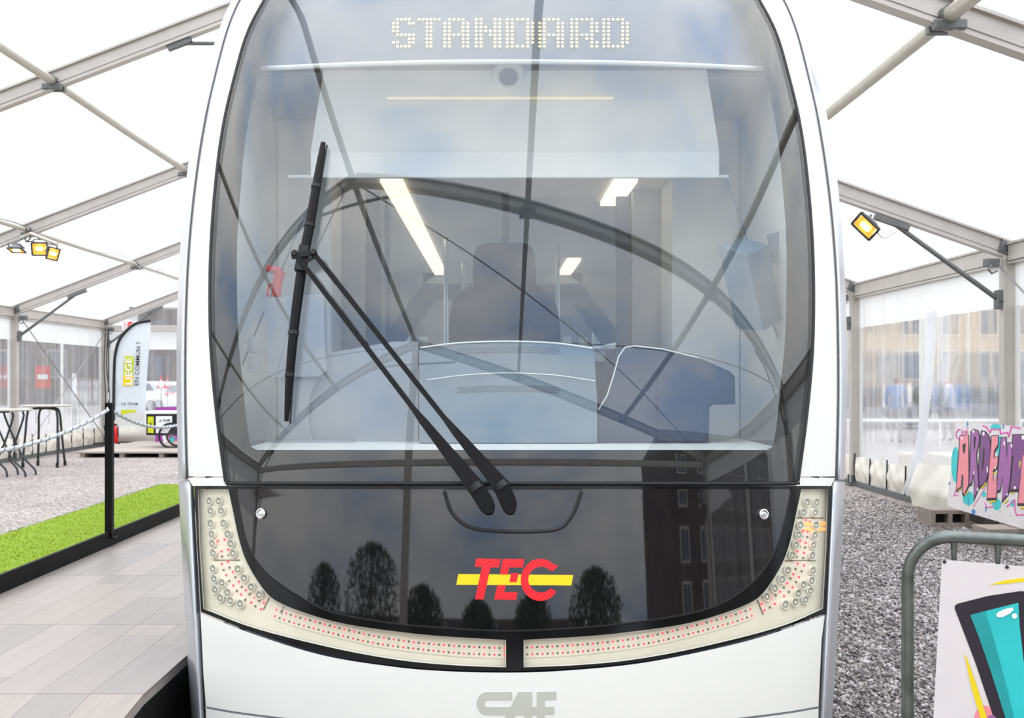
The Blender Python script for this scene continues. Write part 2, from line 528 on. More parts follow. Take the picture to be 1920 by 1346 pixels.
def spline(xs, ys):
    """natural cubic spline"""
    xs = np.array(xs, float); ys = np.array(ys, float)
    n = len(xs); h = np.diff(xs)
    A = np.eye(n); r = np.zeros(n)
    for i in range(1, n - 1):
        A[i, i - 1], A[i, i], A[i, i + 1] = h[i - 1], 2 * (h[i - 1] + h[i]), h[i]
        r[i] = 6 * ((ys[i + 1] - ys[i]) / h[i] - (ys[i] - ys[i - 1]) / h[i - 1])
    m = np.linalg.solve(A, r)
    def f(x):
        x = np.asarray(x, float)
        i = np.clip(np.searchsorted(xs, x) - 1, 0, n - 2)
        d0, d1 = x - xs[i], xs[i + 1] - x
        return (m[i] * d1 ** 3 + m[i + 1] * d0 ** 3) / (6 * h[i]) + (ys[i] / h[i] - m[i] * h[i] / 6) * d1 + (ys[i + 1] / h[i] - m[i + 1] * h[i] / 6) * d0
    return f

def smooth_path(pts, n=8):
    """Catmull-Rom through points"""
    pts = [np.array(p, float) for p in pts]
    P_ = [2 * pts[0] - pts[1]] + pts + [2 * pts[-1] - pts[-2]]
    out = []
    for i in range(1, len(P_) - 2):
        for k in range(n):
            t = k / n
            a, b, c, d = P_[i - 1], P_[i], P_[i + 1], P_[i + 2]
            out.append(0.5 * ((2 * b) + (-a + c) * t + (2 * a - 5 * b + 4 * c - d) * t * t + (-a + 3 * b - 3 * c + d) * t ** 3))
    out.append(pts[-1])
    return out

def at(px, py, Y):
    """the point at depth Y whose image is (px, py)"""
    return np.array(((px - CX) / FPX * Y, Y, CAMH - (py - CY) / FPX * Y))

def text_polys(body, size=1.0, bold=0.0, spacing=1.0):
    cu = bpy.data.curves.new('t', 'FONT')
    cu.body = body; cu.size = size; cu.fill_mode = 'FRONT'
    cu.offset = bold
    cu.space_character = spacing
    cu.resolution_u = 3
    o = bpy.data.objects.new('t', cu)
    COL.objects.link(o)
    bpy.context.view_layer.update()
    dg = bpy.context.evaluated_depsgraph_get()
    me = bpy.data.meshes.new_from_object(o.evaluated_get(dg))
    V = np.array([v.co[:2] for v in me.vertices]); Fc = [tuple(p.vertices) for p in me.polygons]
    bpy.data.objects.remove(o); bpy.data.curves.remove(cu); bpy.data.meshes.remove(me)
    return V, Fc

def text_obj(name, body, fit, fn, m, parent, bold=0.0, depth=0.004, spacing=1.0):
    """fit: (u0,v0,u1,v1) box in the sign's plane, fn(u,v,d) -> 3d; real lettering of small thickness"""
    V, Fc = text_polys(body, 1.0, bold, spacing)
    lo, hi = V.min(0), V.max(0)
    V = (V - lo) / (hi - lo)
    u = fit[0] + V[:, 0] * (fit[2] - fit[0]); v = fit[1] + V[:, 1] * (fit[3] - fit[1])
    mb = MB()
    n = len(u)
    A = [fn(a, b, 0) for a, b in zip(u, v)] + [fn(a, b, -depth) for a, b in zip(u, v)]
    cnt = {}
    for f in Fc:
        for i in range(len(f)):
            e = (f[i], f[(i + 1) % len(f)]); cnt[tuple(sorted(e))] = cnt.get(tuple(sorted(e)), 0) + 1
    fs = [tuple(reversed(f)) for f in Fc] + [tuple(i + n for i in f) for f in Fc]
    for f in Fc:
        for i in range(len(f)):
            a, b = f[i], f[(i + 1) % len(f)]
            if cnt[tuple(sorted((a, b)))] == 1: fs.append((a, b, b + n, a + n))
    mb.add(A, fs)
    return mb.build(name, m, parent)

# ================================================================== SETTING
XL, XR = -9.4, 5.4
ZL, SL = 2.82, 0.383          # lower edge of the rafters at the eaves, slope
ZR, SR = 2.85, 0.352
XRIDGE = -2.27
FRAMES = [-2.6, 2.1, 6.8, 11.5, 16.4, 21.3, 26.2]
def zraf(x):
    return ZL + SL * (x - XL) if x < XRIDGE else ZR + SR * (XR - x)

MB().box((-9.55, -6, -0.3), (5.6, 26.35, 0.0)).build('floor', M['gravel'], kind='structure', label='grey gravel ground inside the marquee')
g = MB()
for x0, x1, y0, y1 in ((-90, 90, -70, -6), (-90, -9.55, -6, 26.35), (5.6, 90, -6, 26.35), (-90, 90, 26.35, 110)):
    g.box((x0, y0, -0.3), (x1, y1, -0.03))
g.build('floor_street', M['asphalt'], kind='structure', label='pale asphalt of the street outside the marquee')

# loose stones on the gravel beside the tram
def stones(name, n, xr, yr, smin, smax, keep=None):
    x = NPR.uniform(*xr, n); y = yr[0] + (yr[1] - yr[0]) * NPR.uniform(0, 1, n) ** 1.4
    if keep is not None:
        k = keep(x, y); x, y = x[k], y[k]; n = len(x)
    base = np.array([(1, 0, 0), (0, 1, 0), (-1, 0, 0), (0, -1, 0), (0, 0, 0.8), (0, 0, -0.6)])
    s = NPR.uniform(smin, smax, n)
    a = NPR.uniform(0, 2 * math.pi, n)
    sq = NPR.uniform(0.6, 1.3, (n, 1, 3))
    V = base[None] * sq + NPR.normal(0, 0.16, (n, 6, 3))
    ca, sa = np.cos(a)[:, None], np.sin(a)[:, None]
    X = V[:, :, 0] * ca - V[:, :, 1] * sa; Y = V[:, :, 0] * sa + V[:, :, 1] * ca
    tl = NPR.normal(0, 0.35, (n, 1))
    Z = V[:, :, 2] + X * tl
    P3 = np.stack((X, Y, Z), -1) * s[:, None, None]
    P3[:, :, 0] += x[:, None]; P3[:, :, 1] += y[:, None]; P3[:, :, 2] += (s * 0.3)[:, None]
    fb = np.array([(0, 1, 4), (1, 2, 4), (2, 3, 4), (3, 0, 4), (1, 0, 5), (2, 1, 5), (3, 2, 5), (0, 3, 5)])
    Fc = (fb[None] + (np.arange(n) * 6)[:, None, None]).reshape(-1, 3)
    me = bpy.data.meshes.new(name)
    me.vertices.add(n * 6); me.vertices.foreach_set('co', P3.reshape(-1).astype(np.float32))
    me.loops.add(len(Fc) * 3); me.loops.foreach_set('vertex_index', Fc.reshape(-1).astype(np.int32))
    me.polygons.add(len(Fc)); me.polygons.foreach_set('loop_start', (np.arange(len(Fc)) * 3).astype(np.int32))
    me.update(calc_edges=True); me.validate()
    me.materials.append(M['stones'])
    o = bpy.data.objects.new(name, me); COL.objects.link(o)
    WPOS[o.name] = np.zeros(3)
    return o
st = stones('gravel_stones', 105000, (1.35, 5.15), (3.4, 16.0), 0.008, 0.02, keep=lambda x, y: (x < 0.52 * y + 0.4) & (x > 0.17 * y) & (NPR.uniform(0, 1, len(x)) < (16.0 - y) / 7))
tag(st, 'loose grey gravel stones beside the tram and barrier', 'gravel', kind='stuff')

# ------------------------------------------------------------------ marquee frame
FR = empty('marquee_frame', (XRIDGE, 12, 0), 'pale aluminium frame of the marquee with sloping rafters, posts and purlins', 'tent frame')
def rafter(Y, side):
    xe = XL if side < 0 else XR
    a = np.array((xe, Y, zraf(xe))); b = np.array((XRIDGE, Y, zraf(XRIDGE)))
    d = (b - a) / np.linalg.norm(b - a)
    up = np.array((-d[2] * (1 if d[0] > 0 else -1), 0, abs(d[0])))
    m = MB()
    m.beam(a + up * .0 + up * .095, b + up * .095, 0.05, 0.17, up=up)
    m.beam(a + up * .011, b + up * .011, 0.11, 0.022, up=up)
    m.beam(a + up * .179, b + up * .179, 0.11, 0.022, up=up)
    m.beam(a + up * .055, b + up * .055, 0.066, 0.012, up=up)
    r = m.build('rafter', M['alu'], FR)
    # eave joint plate (dark) as its own piece
    j = MB()
    j.beam(a + d * .02 + up * .095 + (0, -.03, 0), a + d * .16 + up * .095 + (0, -.03, 0), 0.06, 0.145, up=up)
    for k in range(3):
        p = a + d * (.05 + .04 * k) + up * (.06 + .03 * (k % 2)) + (0, -.065, 0)
        j.lathe([(.009, 0), (.009, .012)], p, (0, -1, 0), 8)
    j.build('eave_joint', M['alu_dark'], r)
    return r, a, b, d, up

for Y in FRAMES:
    for side in (-1, 1):
        xe = XL if side < 0 else XR
        m = MB()
        m.cbox((xe - .085, Y - .06, 0.04), (xe + .085, Y + .06, zraf(xe) + .04), .012)
        m.box((xe - side * .085 - .012, Y - .075, 0.04), (xe - side * .085 + .012, Y - .045, zraf(xe)))
        c = m.build('column', M['alu'], FR)
        f = MB()
        f.cbox((xe - .15, Y - .13, 0.0), (xe + .15, Y + .13, .03), .006)
        f.box((xe - .1, Y - .085, .03), (xe + .1, Y - .065, .16)); f.box((xe - .1, Y + .065, .03), (xe + .1, Y + .085, .16))
        for k in (-1, 1):
            f.lathe([(.018, 0), (.018, .03)], (xe + k * .12, Y - .1, .03), (0, 0, 1), 8)
        f.build('base_plate', M['alu_dark'], c)
        r, a, b, d, up = rafter(Y, side)
        # knee brace
        xb = xe - side * 1.22
        p0 = np.array((xe - side * .11, Y - .02, 2.42)); p1 = np.array((xb, Y - .02, zraf(xb) - .05))
        br = MB().tube([p0, p1], .026, 10).build('knee_brace', M['alu_dark'], FR, smooth=True)
        MB().cbox((p0[0] - .045, Y - .06, 2.33), (p0[0] + .045, Y + .03, 2.53), .008).lathe([(.014, 0), (.014, .03)], p0 + (0, -.035, 0), (0, -1, 0), 8).build('brace_bracket', M['alu_dark'], br)
        MB().beam(p1 - d * .16, p1 + d * .22, .08, .05, up=up).build('brace_bracket', M['alu_dark'], br)
        # ridge / eave hook under the joint
        h = MB()
        q = np.array((xe - side * .2, Y - .02, zraf(xe) - .03))
        h.cbox(q - (.07, .05, .05), q + (.07, .05, .04), .01)
        h.tube([q + (-.02, -.05, -.03), q + (-.06, -.06, -.08), q + (-.02, -.06, -.12), q + (.04, -.05, -.09)], .012, 6)
        h.build('tension_hook', M['alu_dark'], c)
    # collar tie
    xa, xb2 = -3.3, -1.24
    zt = zraf(xa) - .03
    t_ = MB().tube([(xa, Y, zt), (xb2, Y, zt)], .022, 8).build('collar_tie', M['alu_dark'], FR, smooth=True)
    kk = MB()
    kk.beam((xa - .15, Y, zraf(xa - .15) - .03), (xa + .1, Y, zraf(xa + .1) - .03), .07, .05)
    kk.build('tie_bracket', M['alu_dark'], t_)

PURL = [(-4.65, .045), (-7.0, .035), (XRIDGE, .05), (2.8, .05), (0.3, .035)]
for i in range(len(FRAMES) - 1):
    y0, y1 = FRAMES[i], FRAMES[i + 1]
    for x, r in PURL:
        z = zraf(x) + .08 if x != XRIDGE else zraf(x) + .1
        p = MB().tube([(x, y0 + .04, z), (x, (y0 + y1) / 2, z - .01), (x, y1 - .04, z)], r, 12).build('purlin', M['tube'], FR, smooth=True)
        for yy in (y0 + .05, y1 - .05):
            MB().cbox((x - .1, yy - .03, z - .09), (x + .1, yy + .03, z - .03), .008).tube([(x, yy - .025, z), (x, yy + .025, z)], r + .014, 10).build('purlin_clamp', M['alu_dark'], p)
    for side in (-1, 1):
        xe = XL if side < 0 else XR
        m = MB().cbox((xe - .05, y0 + .07, zraf(xe) - .02), (xe + .05, y1 - .07, zraf(xe) + .15), .008)
        m.box((xe - .065, y0 + .07, zraf(xe) + .15), (xe + .065, y1 - .07, zraf(xe) + .175))
        m.box((xe - .06, y0 + .07, zraf(xe) - .05), (xe + .06, y1 - .07, zraf(xe) - .03))
        m.build('eave_beam', M['alu'], FR)
# crossed bracing wires of the end bay and its neighbour
for (x, ya, yb) in ((XL + .12, 21.36, 26.1), (XR - .14, 6.9, 11.44)):
    for a, b in (((x, ya, 2.78), (x, yb, .12)), ((x, yb, 2.78), (x, ya, .12))):
        MB().tube([a, b], .011, 6).build('bracing_wire', M['wire'], FR, smooth=True)
for xa, xb in ((XL + .3, XRIDGE - .2), (XR - .3, XRIDGE + .2)):
    for ya, yb in ((-2.5, 2.0), (2.0, -2.5)):
        MB().tube([(xa, ya, zraf(xa) + .05), (xb, yb, zraf(xb) + .05)], .010, 6).build('bracing_wire', M['cable'], FR, smooth=True)
# gable beam and gable posts of the far end, and a middle post of the open end
MB().cbox((XL + .1, 26.14, 2.72), (XR - .1, 26.26, 2.88), .01).build('gable_beam', M['alu'], FR)
for x in (-4.6, .6):
    MB().cbox((x - .07, 26.14, .0), (x + .07, 26.26, zraf(x)), .01).build('gable_post', M['alu'], FR)
MB().cbox((XRIDGE - .08, -2.68, 0), (XRIDGE + .08, -2.55, zraf(XRIDGE)), .01).build('gable_post', M['alu'], FR)
MB().cbox((XL + .1, -2.66, 2.72), (XR - .1, -2.54, 2.86), .01).build('gable_beam', M['alu'], FR)

# ------------------------------------------------------------------ roof sheets
CE = empty('ceiling', (XRIDGE, 12, 5.6), 'clear plastic roof of the marquee', kind='structure')
for i in range(len(FRAMES) - 1):
    y0, y1 = FRAMES[i] + .02, FRAMES[i + 1] - .02
    for side in (-1, 1):
        xe = XL if side < 0 else XR
        n, k = 10, 6
        V, Fc = [], []
        for a in range(n + 1):
            for b in range(k + 1):
                x = xe + (XRIDGE - xe) * a / n
                y = y0 + (y1 - y0) * b / k
                sag = -.05 * math.sin(math.pi * b / k) * math.sin(math.pi * a / n)
                V.append((x, y, zraf(x) + .235 + sag))
        for a in range(n):
            for b in range(k):
                q = a * (k + 1) + b
                Fc.append((q, q + 1, q + k + 2, q + k + 1))
        MB().add(V, Fc).build('roof_sheet', M['pvc_roof'], CE, smooth='all')

# ------------------------------------------------------------------ side walls
def grid_sheet(fn, na, nb):
    V = [fn(a / na, b / nb) for a in range(na + 1) for b in range(nb + 1)]
    Fc = [(a * (nb + 1) + b, a * (nb + 1) + b + 1, (a + 1) * (nb + 1) + b + 1, (a + 1) * (nb + 1) + b) for a in range(na) for b in range(nb)]
    return MB().add(V, Fc)

def side_wall(name, xe, side, label, clear='pvc_clear'):
    w = empty(name, (xe, 12, 0), label, kind='structure')
    zt = zraf(xe) - .02
    ztop, zbot = 2.36, .42
    for i in range(len(FRAMES) - 1):
        y0, y1 = FRAMES[i] + .07, FRAMES[i + 1] - .07
        ym = (y0 + y1) / 2
        xo = xe + side * .03
        wav = lambda y: .012 * math.sin(y * 9.0) + .008 * math.sin(y * 23.0)
        grid_sheet(lambda a, b: (xo + wav(y0 + (y1 - y0) * a) * (1.2 - b), y0 + (y1 - y0) * a, ztop + (zt - ztop) * b), 60, 4).build('wall_sheet', M['pvc_white'], w, smooth='all')
        for ya, yb in ((y0 + .11, ym - .075), (ym + .075, y1 - .11)):
            grid_sheet(lambda a, b: (xo + .5 * wav(ya + (yb - ya) * a), ya + (yb - ya) * a, zbot + (ztop - zbot) * b), 30, 4).build('window_sheet', M[clear], w, smooth='all')
        for ya, yb in ((y0, y0 + .11), (ym - .075, ym + .075), (y1 - .11, y1)):
            MB().box((xo - .004, ya, zbot), (xo + .004, yb, ztop)).build('wall_strip', M['pvc_white'], w)
        def skirt(a, b):
            y = y0 + (y1 - y0) * a
            ph = (a * 7) % 1.0
            bul = .06 + .05 * math.sin(math.pi * ph) ** .6 * (1 - abs(2 * b - .9)) + .016 * abs(math.sin(y * 5 + b * 4)) + .008 * math.sin(y * 21 - b * 9)
            return (xo - side * bul, y, .09 + (zbot - .09 + .035 * math.sin(math.pi * ph)) * b)
        grid_sheet(skirt, 84, 8).build('wall_skirt', M['pvc_skirt'], w, smooth='all')
        for k in range(8):
            y = y0 + (y1 - y0) * min(.995, max(.005, k / 7))
            MB().beam((xo - side * .085, y, .07), (xo - side * .075, y, .46 + .03 * (k % 2)), .02, .014).build('skirt_strap', M['strap'], w)
        MB().cbox((xe - .06, y0 + .1, .0), (xe + .04, y1 - .1, .085), .008).build('base_rail', M['alu_dark'], w)
    return w
WL = side_wall('wall_left', XL, -1, 'marquee side wall of white plastic with clear window sheets behind the bar tables')
WR = side_wall('wall_right', XR, 1, 'marquee side wall of white plastic with clear window sheets behind the graffiti board', 'pvc_hazy')
# gathered white door curtain in the middle of a bay
def curtain(a, b):
    y = 13.32 + .75 * (1 - b) ** 1.6 * .8 + (a - .5) * (.16 + .26 * abs(b - .45) + .34 * max(0, .35 - b))
    x = XR - .09 + .035 * math.sin(a * 25) * (.5 + .5 * (1 - b)) - .12 * max(0, .3 - b)
    return (x, y, .12 + 2.3 * b)
grid_sheet(curtain, 40, 24).build('door_curtain', M['pvc_fold'], WR, smooth='all')
# loose bulging flap of the skirt beside the curtain
def flap(a, b):
    y = 12.15 + 1.5 * a
    return (XR - .14 - .10 * (1 - abs(2 * b - .8)) * (.7 + .3 * math.sin(a * 5 + 1)) - .05 * (1 - b) - .02 * abs(math.sin(a * 6 + b * 3)), y, .02 + .60 * b * (1 - .12 * a))
grid_sheet(flap, 24, 12).build('skirt_flap', M['pvc_skirt'], WR, smooth='all')

# far gable wall
WB = empty('wall_back', (XRIDGE, 26.3, 0), 'far gable wall of white plastic and clear window sheets', kind='structure')
yb = 26.3
for x0, x1 in ((XL + .1, -7.2), (-7.1, -4.7), (-4.5, -2.0), (-1.9, .5), (.7, 3.0), (3.1, XR - .1)):
    grid_sheet(lambda a, b: (x0 + (x1 - x0) * a, yb + .01 * math.sin(a * 20), 2.3 + .45 * b), 20, 2).build('wall_sheet', M['pvc_white'], WB, smooth='all')
    x0b, x1b = x0 + (.85 if x0 < -9 else .1), x1
    MB().box((x0, yb - .004, .42), (x0b, yb + .004, 2.3)).build('wall_strip', M['pvc_white'], WB)
    grid_sheet(lambda a, b: (x0b + (x1b - x0b) * a, yb + .01 * math.sin(a * 9), .42 + 1.88 * b), 12, 3).build('window_sheet', M['pvc_clear'], WB, smooth='all')
    grid_sheet(lambda a, b: (x0 + (x1 - x0) * a, yb - .05 - .14 * math.sin(math.pi * b) * (.6 + .4 * math.sin(a * 9)), .05 + .42 * b), 24, 6).build('wall_skirt', M['pvc_skirt'], WB, smooth='all')
    grid_sheet(lambda a, b: (x0 + (x1 - x0) * a, yb, 2.9 + (zraf(x0 + (x1 - x0) * a) + .2 - 2.9) * b), 8, 2).build('gable_sheet', M['pvc_clear'], WB, smooth='all')

# ================================================================== TRAM
XC = 0.065
_zs = np.linspace(-0.2, 4.2, 881)
_sl = np.interp(_zs, [-.2, .15, .4, .6, 1.0, 1.17, 1.21, 1.45, 2.3, 3.2, 3.6, 4.2], [-.1, -.02, .05, .12, .15, .16, .13, .19, .36, .52, .8, 1.2])
_cum = np.concatenate(([0], np.cumsum((_sl[1:] + _sl[:-1]) / 2 * (_zs[1] - _zs[0]))))
_cum -= np.interp(1.17, _zs, _cum)
def F(x, z):
    u = np.abs(np.asarray(x) - XC) / 1.2
    return 4.05 + .18 * u ** 2 + .06 * u ** 6 + np.interp(z, _zs, _cum)
def dF(x, z):
    u = (np.asarray(x) - XC) / 1.2
    return (.36 * u + .36 * np.abs(u) ** 5 * np.sign(u)) / 1.2, np.interp(z, _zs, _sl)
def P(px, py, off=0.0):
    """points of the tram's curved front (pushed back by off) seen at the given image positions"""
    px = np.asarray(px, float); py = np.asarray(py, float)
    Y = np.full(np.broadcast(px, py).shape, 4.3)
    for _ in range(60):
        Y = .45 * Y + .55 * (F((px - CX) / FPX * Y, CAMH - (py - CY) / FPX * Y) + off)
    return np.stack(((px - CX) / FPX * Y, Y, CAMH - (py - CY) / FPX * Y), -1)
def normal(p):
    gx, gz = dF(p[..., 0], p[..., 2])
    n = np.stack((gx, -np.ones_like(gx), gz), -1)
    return n / np.linalg.norm(n, axis=-1, keepdims=True)

def inside(poly, x, y):
    poly = np.asarray(poly, float)
    x1, y1 = poly[:, 0], poly[:, 1]
    x2, y2 = np.roll(x1, -1), np.roll(y1, -1)
    c = np.zeros(len(x), bool)
    for a, b, d, e in zip(x1, y1, x2, y2):
        if b == e: continue
        hit = ((b > y) != (e > y)) & (x < (d - a) * (y - b) / (e - b) + a)
        c ^= hit
    return c

def densify(loop, step):
    out = []
    n = len(loop)
    for i in range(n):
        a = np.array(loop[i], float); b = np.array(loop[(i + 1) % n], float)
        k = max(1, int(np.linalg.norm(b - a) / step + .999))
        for j in range(k): out.append(a + (b - a) * j / k)
    return out

def patch(name, loops, m, parent, off=0.0, thick=0.012, step=26, fn=None, label=None, kind=None):
    """a panel of the curved front with its own thickness; loops in image coordinates of the outline"""
    if np.asarray(loops[0]).ndim == 1: loops = [loops]
    ls = [densify(l, step) for l in loops]
    pts, edges = [], []
    for l in ls:
        s = len(pts)
        pts += l
        edges += [(s + i, s + (i + 1) % len(l)) for i in range(len(l))]
    B = np.array(pts)
    lo, hi = B.min(0), B.max(0)
    gx, gy = np.meshgrid(np.arange(lo[0] + step * .5, hi[0], step), np.arange(lo[1] + step * .5, hi[1], step))
    gx, gy = gx.ravel(), gy.ravel()
    def ins(x, y):
        r = np.zeros(len(x), bool)
        for l in ls: r ^= inside(l, x, y)
        return r
    if len(gx):
        k = ins(gx, gy); gx, gy = gx[k], gy[k]
        if len(gx):
            d = np.full(len(gx), 1e9)
            for q in B: d = np.minimum(d, (gx - q[0]) ** 2 + (gy - q[1]) ** 2)
            k = d > (step * .45) ** 2; gx, gy = gx[k], gy[k]
    allp = [Vector(p) for p in pts] + [Vector((a, b)) for a, b in zip(gx, gy)]
    V2, _, Tr, _, _, _ = delaunay_2d_cdt(allp, edges, [], 0, 1e-5)
    V2 = np.array([v[:] for v in V2]); Tr = np.array([t for t in Tr if len(t) == 3])
    cen = V2[Tr].mean(1)
    Tr = Tr[ins(cen[:, 0], cen[:, 1])]
    o_ = off if fn is None else off + fn(V2[:, 0], V2[:, 1])
    A = P(V2[:, 0], V2[:, 1], o_); Bk = P(V2[:, 0], V2[:, 1], o_ + thick)
    a, b, c = A[Tr[:, 0]], A[Tr[:, 1]], A[Tr[:, 2]]
    flip = np.cross(b - a, c - a)[:, 1] > 0
    Tr[flip] = Tr[flip][:, ::-1]
    n = len(V2)
    nf = normal(A)
    cnt = {}
    for t in Tr:
        for i in range(3):
            e = (int(t[i]), int(t[(i + 1) % 3])); cnt[tuple(sorted(e))] = None if tuple(sorted(e)) in cnt else e
    verts = [A, Bk]; norms = [nf, -nf]
    faces = [tuple(int(i) for i in t) for t in Tr] + [tuple(int(i) + n for i in t[::-1]) for t in Tr]
    q = 2 * n
    rim, rn = [], []
    for e in cnt.values():
        if e is None: continue
        i, j = e
        w = np.array((A[j], A[i], Bk[i], Bk[j]))
        nn = np.cross(w[1] - w[0], w[2] - w[0]); nn /= (np.linalg.norm(nn) + 1e-12)
        rim.append(w); rn += [nn] * 4
        faces.append((q, q + 1, q + 2, q + 3)); q += 4
    verts.append(np.array(rim).reshape(-1, 3)); norms.append(np.array(rn))
    V = np.concatenate(verts); N = np.concatenate(norms)
    lo3, hi3 = V.min(0), V.max(0)
    org = np.array(((lo3[0] + hi3[0]) / 2, (lo3[1] + hi3[1]) / 2, lo3[2]))
    me = bpy.data.meshes.new(name)
    me.from_pydata([tuple(v) for v in V - org], [], faces)
    me.polygons.foreach_set('use_smooth', [True] * len(me.polygons))
    me.materials.append(m)
    me.update()
    if fn is None:
        me.normals_split_custom_set_from_vertices([tuple(x) for x in N])
    else:
        me.set_sharp_from_angle(angle=math.radians(50))
    o = bpy.data.objects.new(name, me); COL.objects.link(o)
    o.location = org - wp(parent); o.parent = parent
    WPOS[o.name] = org
    return tag(o, label, kind=kind)

TR = empty('tram', (XC, 4.4, 0), 'white tram front with black nose panel, huge windscreen and single wiper', 'tram')
CC = 959.5
hw_glass = spline([-150, -70, 0, 42, 129, 210, 340, 486, 560, 640, 719, 802, 902], [375, 426, 463, 486, 515, 535, 554, 564, 565, 563.5, 558, 549, 535.5])
hw_clear = spline([-130, -60, 0, 50, 117, 200, 260, 340, 434, 534, 640, 733, 814, 842], [352, 398, 431, 450, 468.5, 489, 499, 507, 514, 515, 512, 503, 494, 489])
_gu = spline([-160, -70, 0, 122, 207, 320, 425, 520, 640, 780, 900], [410, 465, 508, 549, 569, 588, 600, 606.5, 610, 610, 607])
_gl = spline([900, 1000, 1146, 1346, 1420], [597, 592.5, 585.5, 576, 572])
def hw_groove(y):
    return np.where(np.asarray(y) < 901, _gu(np.minimum(y, 900)), _gl(np.maximum(y, 900)))
hw_outer = spline([-160, -70, 0, 86, 227, 315, 416, 560, 640, 744, 899, 1000, 1141, 1205, 1283, 1346, 1420], [430, 484, 525, 559, 593, 607.5, 618, 626.5, 628.5, 628.5, 625, 620.5, 613, 609.5, 605, 601, 596])

def side_loop(f, y0, y1, n=40):
    ys = np.linspace(y0, y1, n)
    return [(CC - f(y), y) for y in ys], [(CC + f(y), y) for y in ys]
# --- windscreen
l, r = side_loop(hw_glass, -140, 903, 60)
glass_loop = l + r[::-1]
l, r = side_loop(hw_clear, -120, 830, 60)
clear_loop = l + [(CC - 488, 838), (CC - 478, 843.5)] + [(CC + 478, 843.5), (CC + 488, 838)] + r[::-1]
WS = patch('windscreen', glass_loop, M['wscreen'], TR, 0.0, .012, 22)
patch('windscreen_border', [glass_loop, clear_loop], M['black_frit'], WS, .0135, .01, 22)
# rubber seal around the glass
l, r = side_loop(hw_glass, -140, 903, 50)
for s in (l, r):
    pp = P([p[0] for p in s], [p[1] for p in s], .004)
    MB().tube(pp, .009, 8).build('windscreen_seal', M['black_rubber'], WS, smooth=True)
# --- white cheeks, silver edges
for sgn in (-1, 1):
    ys = np.linspace(-150, 893, 56)
    a = [(CC + sgn * (hw_glass(min(y, 900)) + 2.5), y) for y in ys]
    b = [(CC + sgn * (hw_groove(y) - 1.5), y) for y in ys]
    patch('white_cheek', a + b[::-1], M['white'], TR, .0, .03, 30)
    patch('cheek_rim', [(CC + sgn * (hw_glass(900) + 1), 896), (CC + sgn * (hw_groove(896) - 1), 896), (CC + sgn * (hw_groove(911) + 2), 911), (CC + sgn * 534, 911)], M['white'], TR, .0, .03, 20)
    for y0, y1, nm in ((-150, 899, 'upper'), (903, 1415, 'lower')):
        ys = np.linspace(y0, y1, 60)
        V, Fc = [], []
        K = 9
        for y in ys:
            g0, g1 = float(hw_groove(y)) + .5, float(hw_outer(y))
            e = min(1, (min(y - y0, y1 - y) + 1) / 14.0) if nm else 1
            for k in range(K):
                u = k / (K - 1)
                bul = -.045 * math.sin(math.pi * min(1, u * 1.0)) + .16 * u ** 3 + .02
                x_ = CC + sgn * (g0 + (g1 - g0) * u)
                V.append(P(x_, y, bul + (1 - e) * .02))
            p = P(CC + sgn * g1, y, .18)
            V.append((p[0] - sgn * .03, p[1] + .12, p[2]))
        K += 1
        for i in range(len(ys) - 1):
            for k in range(K - 1):
                Fc.append((i * K + k, i * K + k + 1, (i + 1) * K + k + 1, (i + 1) * K + k))
        MB().add(V, Fc).build('silver_edge', M['silver'], TR, smooth='all')
# --- black surround with light openings, nose panel
topL, topR = 911, 913
lens_L = [(370.5, 917), (428, 917)] + [tuple(p) for p in smooth_path([(428, 917), (436, 953.5), (449, 1013.7), (465, 1058), (496, 1107), (525, 1130), (585, 1153), (655, 1171), (750, 1184.5), (830, 1192.5), (949, 1199.5)], 5)] \
    + [tuple(p) for p in smooth_path([(949, 1251), (850, 1247), (750, 1237.5), (630, 1216), (480, 1178.5), (381, 1141)], 5)] + [(373.5, 1025)]
lens_R = [(2 * 965.3 - x, y + .0) for x, y in lens_L][::-1]
lens_R = [(x if x < 1500 else x - (x - 1500) * .13, y) for x, y in lens_R]
frame_out = [(364, 911), (1558, 911), (1556, 960), (1552, 1040), (1546, 1150)] + [tuple(p) for p in smooth_path([(1546, 1150), (1435, 1188.5), (1330, 1215), (1200, 1240), (1070, 1253), (959, 1258), (830, 1255), (730, 1246), (605, 1225), (480, 1187), (377, 1147)], 5)][1:] + [(370, 1030)]
BS = patch('black_surround', [frame_out, lens_L, lens_R], M['surround'], TR, -.002, .04, 26)
MB().tube(P(np.linspace(424, 1498, 60), np.full(60, 906.5), .006), .0075, 8).build('screen_joint', M['black_rubber'], BS, smooth=True)
# nose panel (raised hood) and its wiper hatch
nose = [(446, 917)] + [tuple(p) for p in smooth_path([(446, 922), (452, 960), (462, 1008), (478, 1044), (508, 1080), (560, 1116), (620, 1146), (730, 1167), (830, 1176), (950, 1182), (1070, 1177), (1180, 1167), (1290, 1150), (1360, 1127), (1415, 1086), (1444, 1046), (1462, 1004), (1474, 955), (1481, 922)], 5)] + [(1481, 917)]
hatch = [(832, 917)] + [tuple(p) for p in smooth_path([(833, 922), (848, 962), (880, 988), (930, 996), (1005, 996.5), (1050, 990), (1074, 964), (1090, 922)], 5)] + [(1091, 917)]
ncx, ncy = 962, 1010
NP = patch('nose_panel', [nose, hatch], M['black_gloss'], TR, -.010, .012, 24)
hin = [(ncx + (x - ncx) * .985, 956 + (y - 956) * .965) for x, y in hatch]
patch('wiper_hatch', hin, M['black_gloss'], NP, -.008, .012, 20)
hp = np.array(hatch[1:-1])
MB().tube(P(hp[:, 0], hp[:, 1], -.006), .0085, 8).build('hatch_seal', M['black_rubber'], NP, smooth=True)
npth = np.array(nose[1:-1])
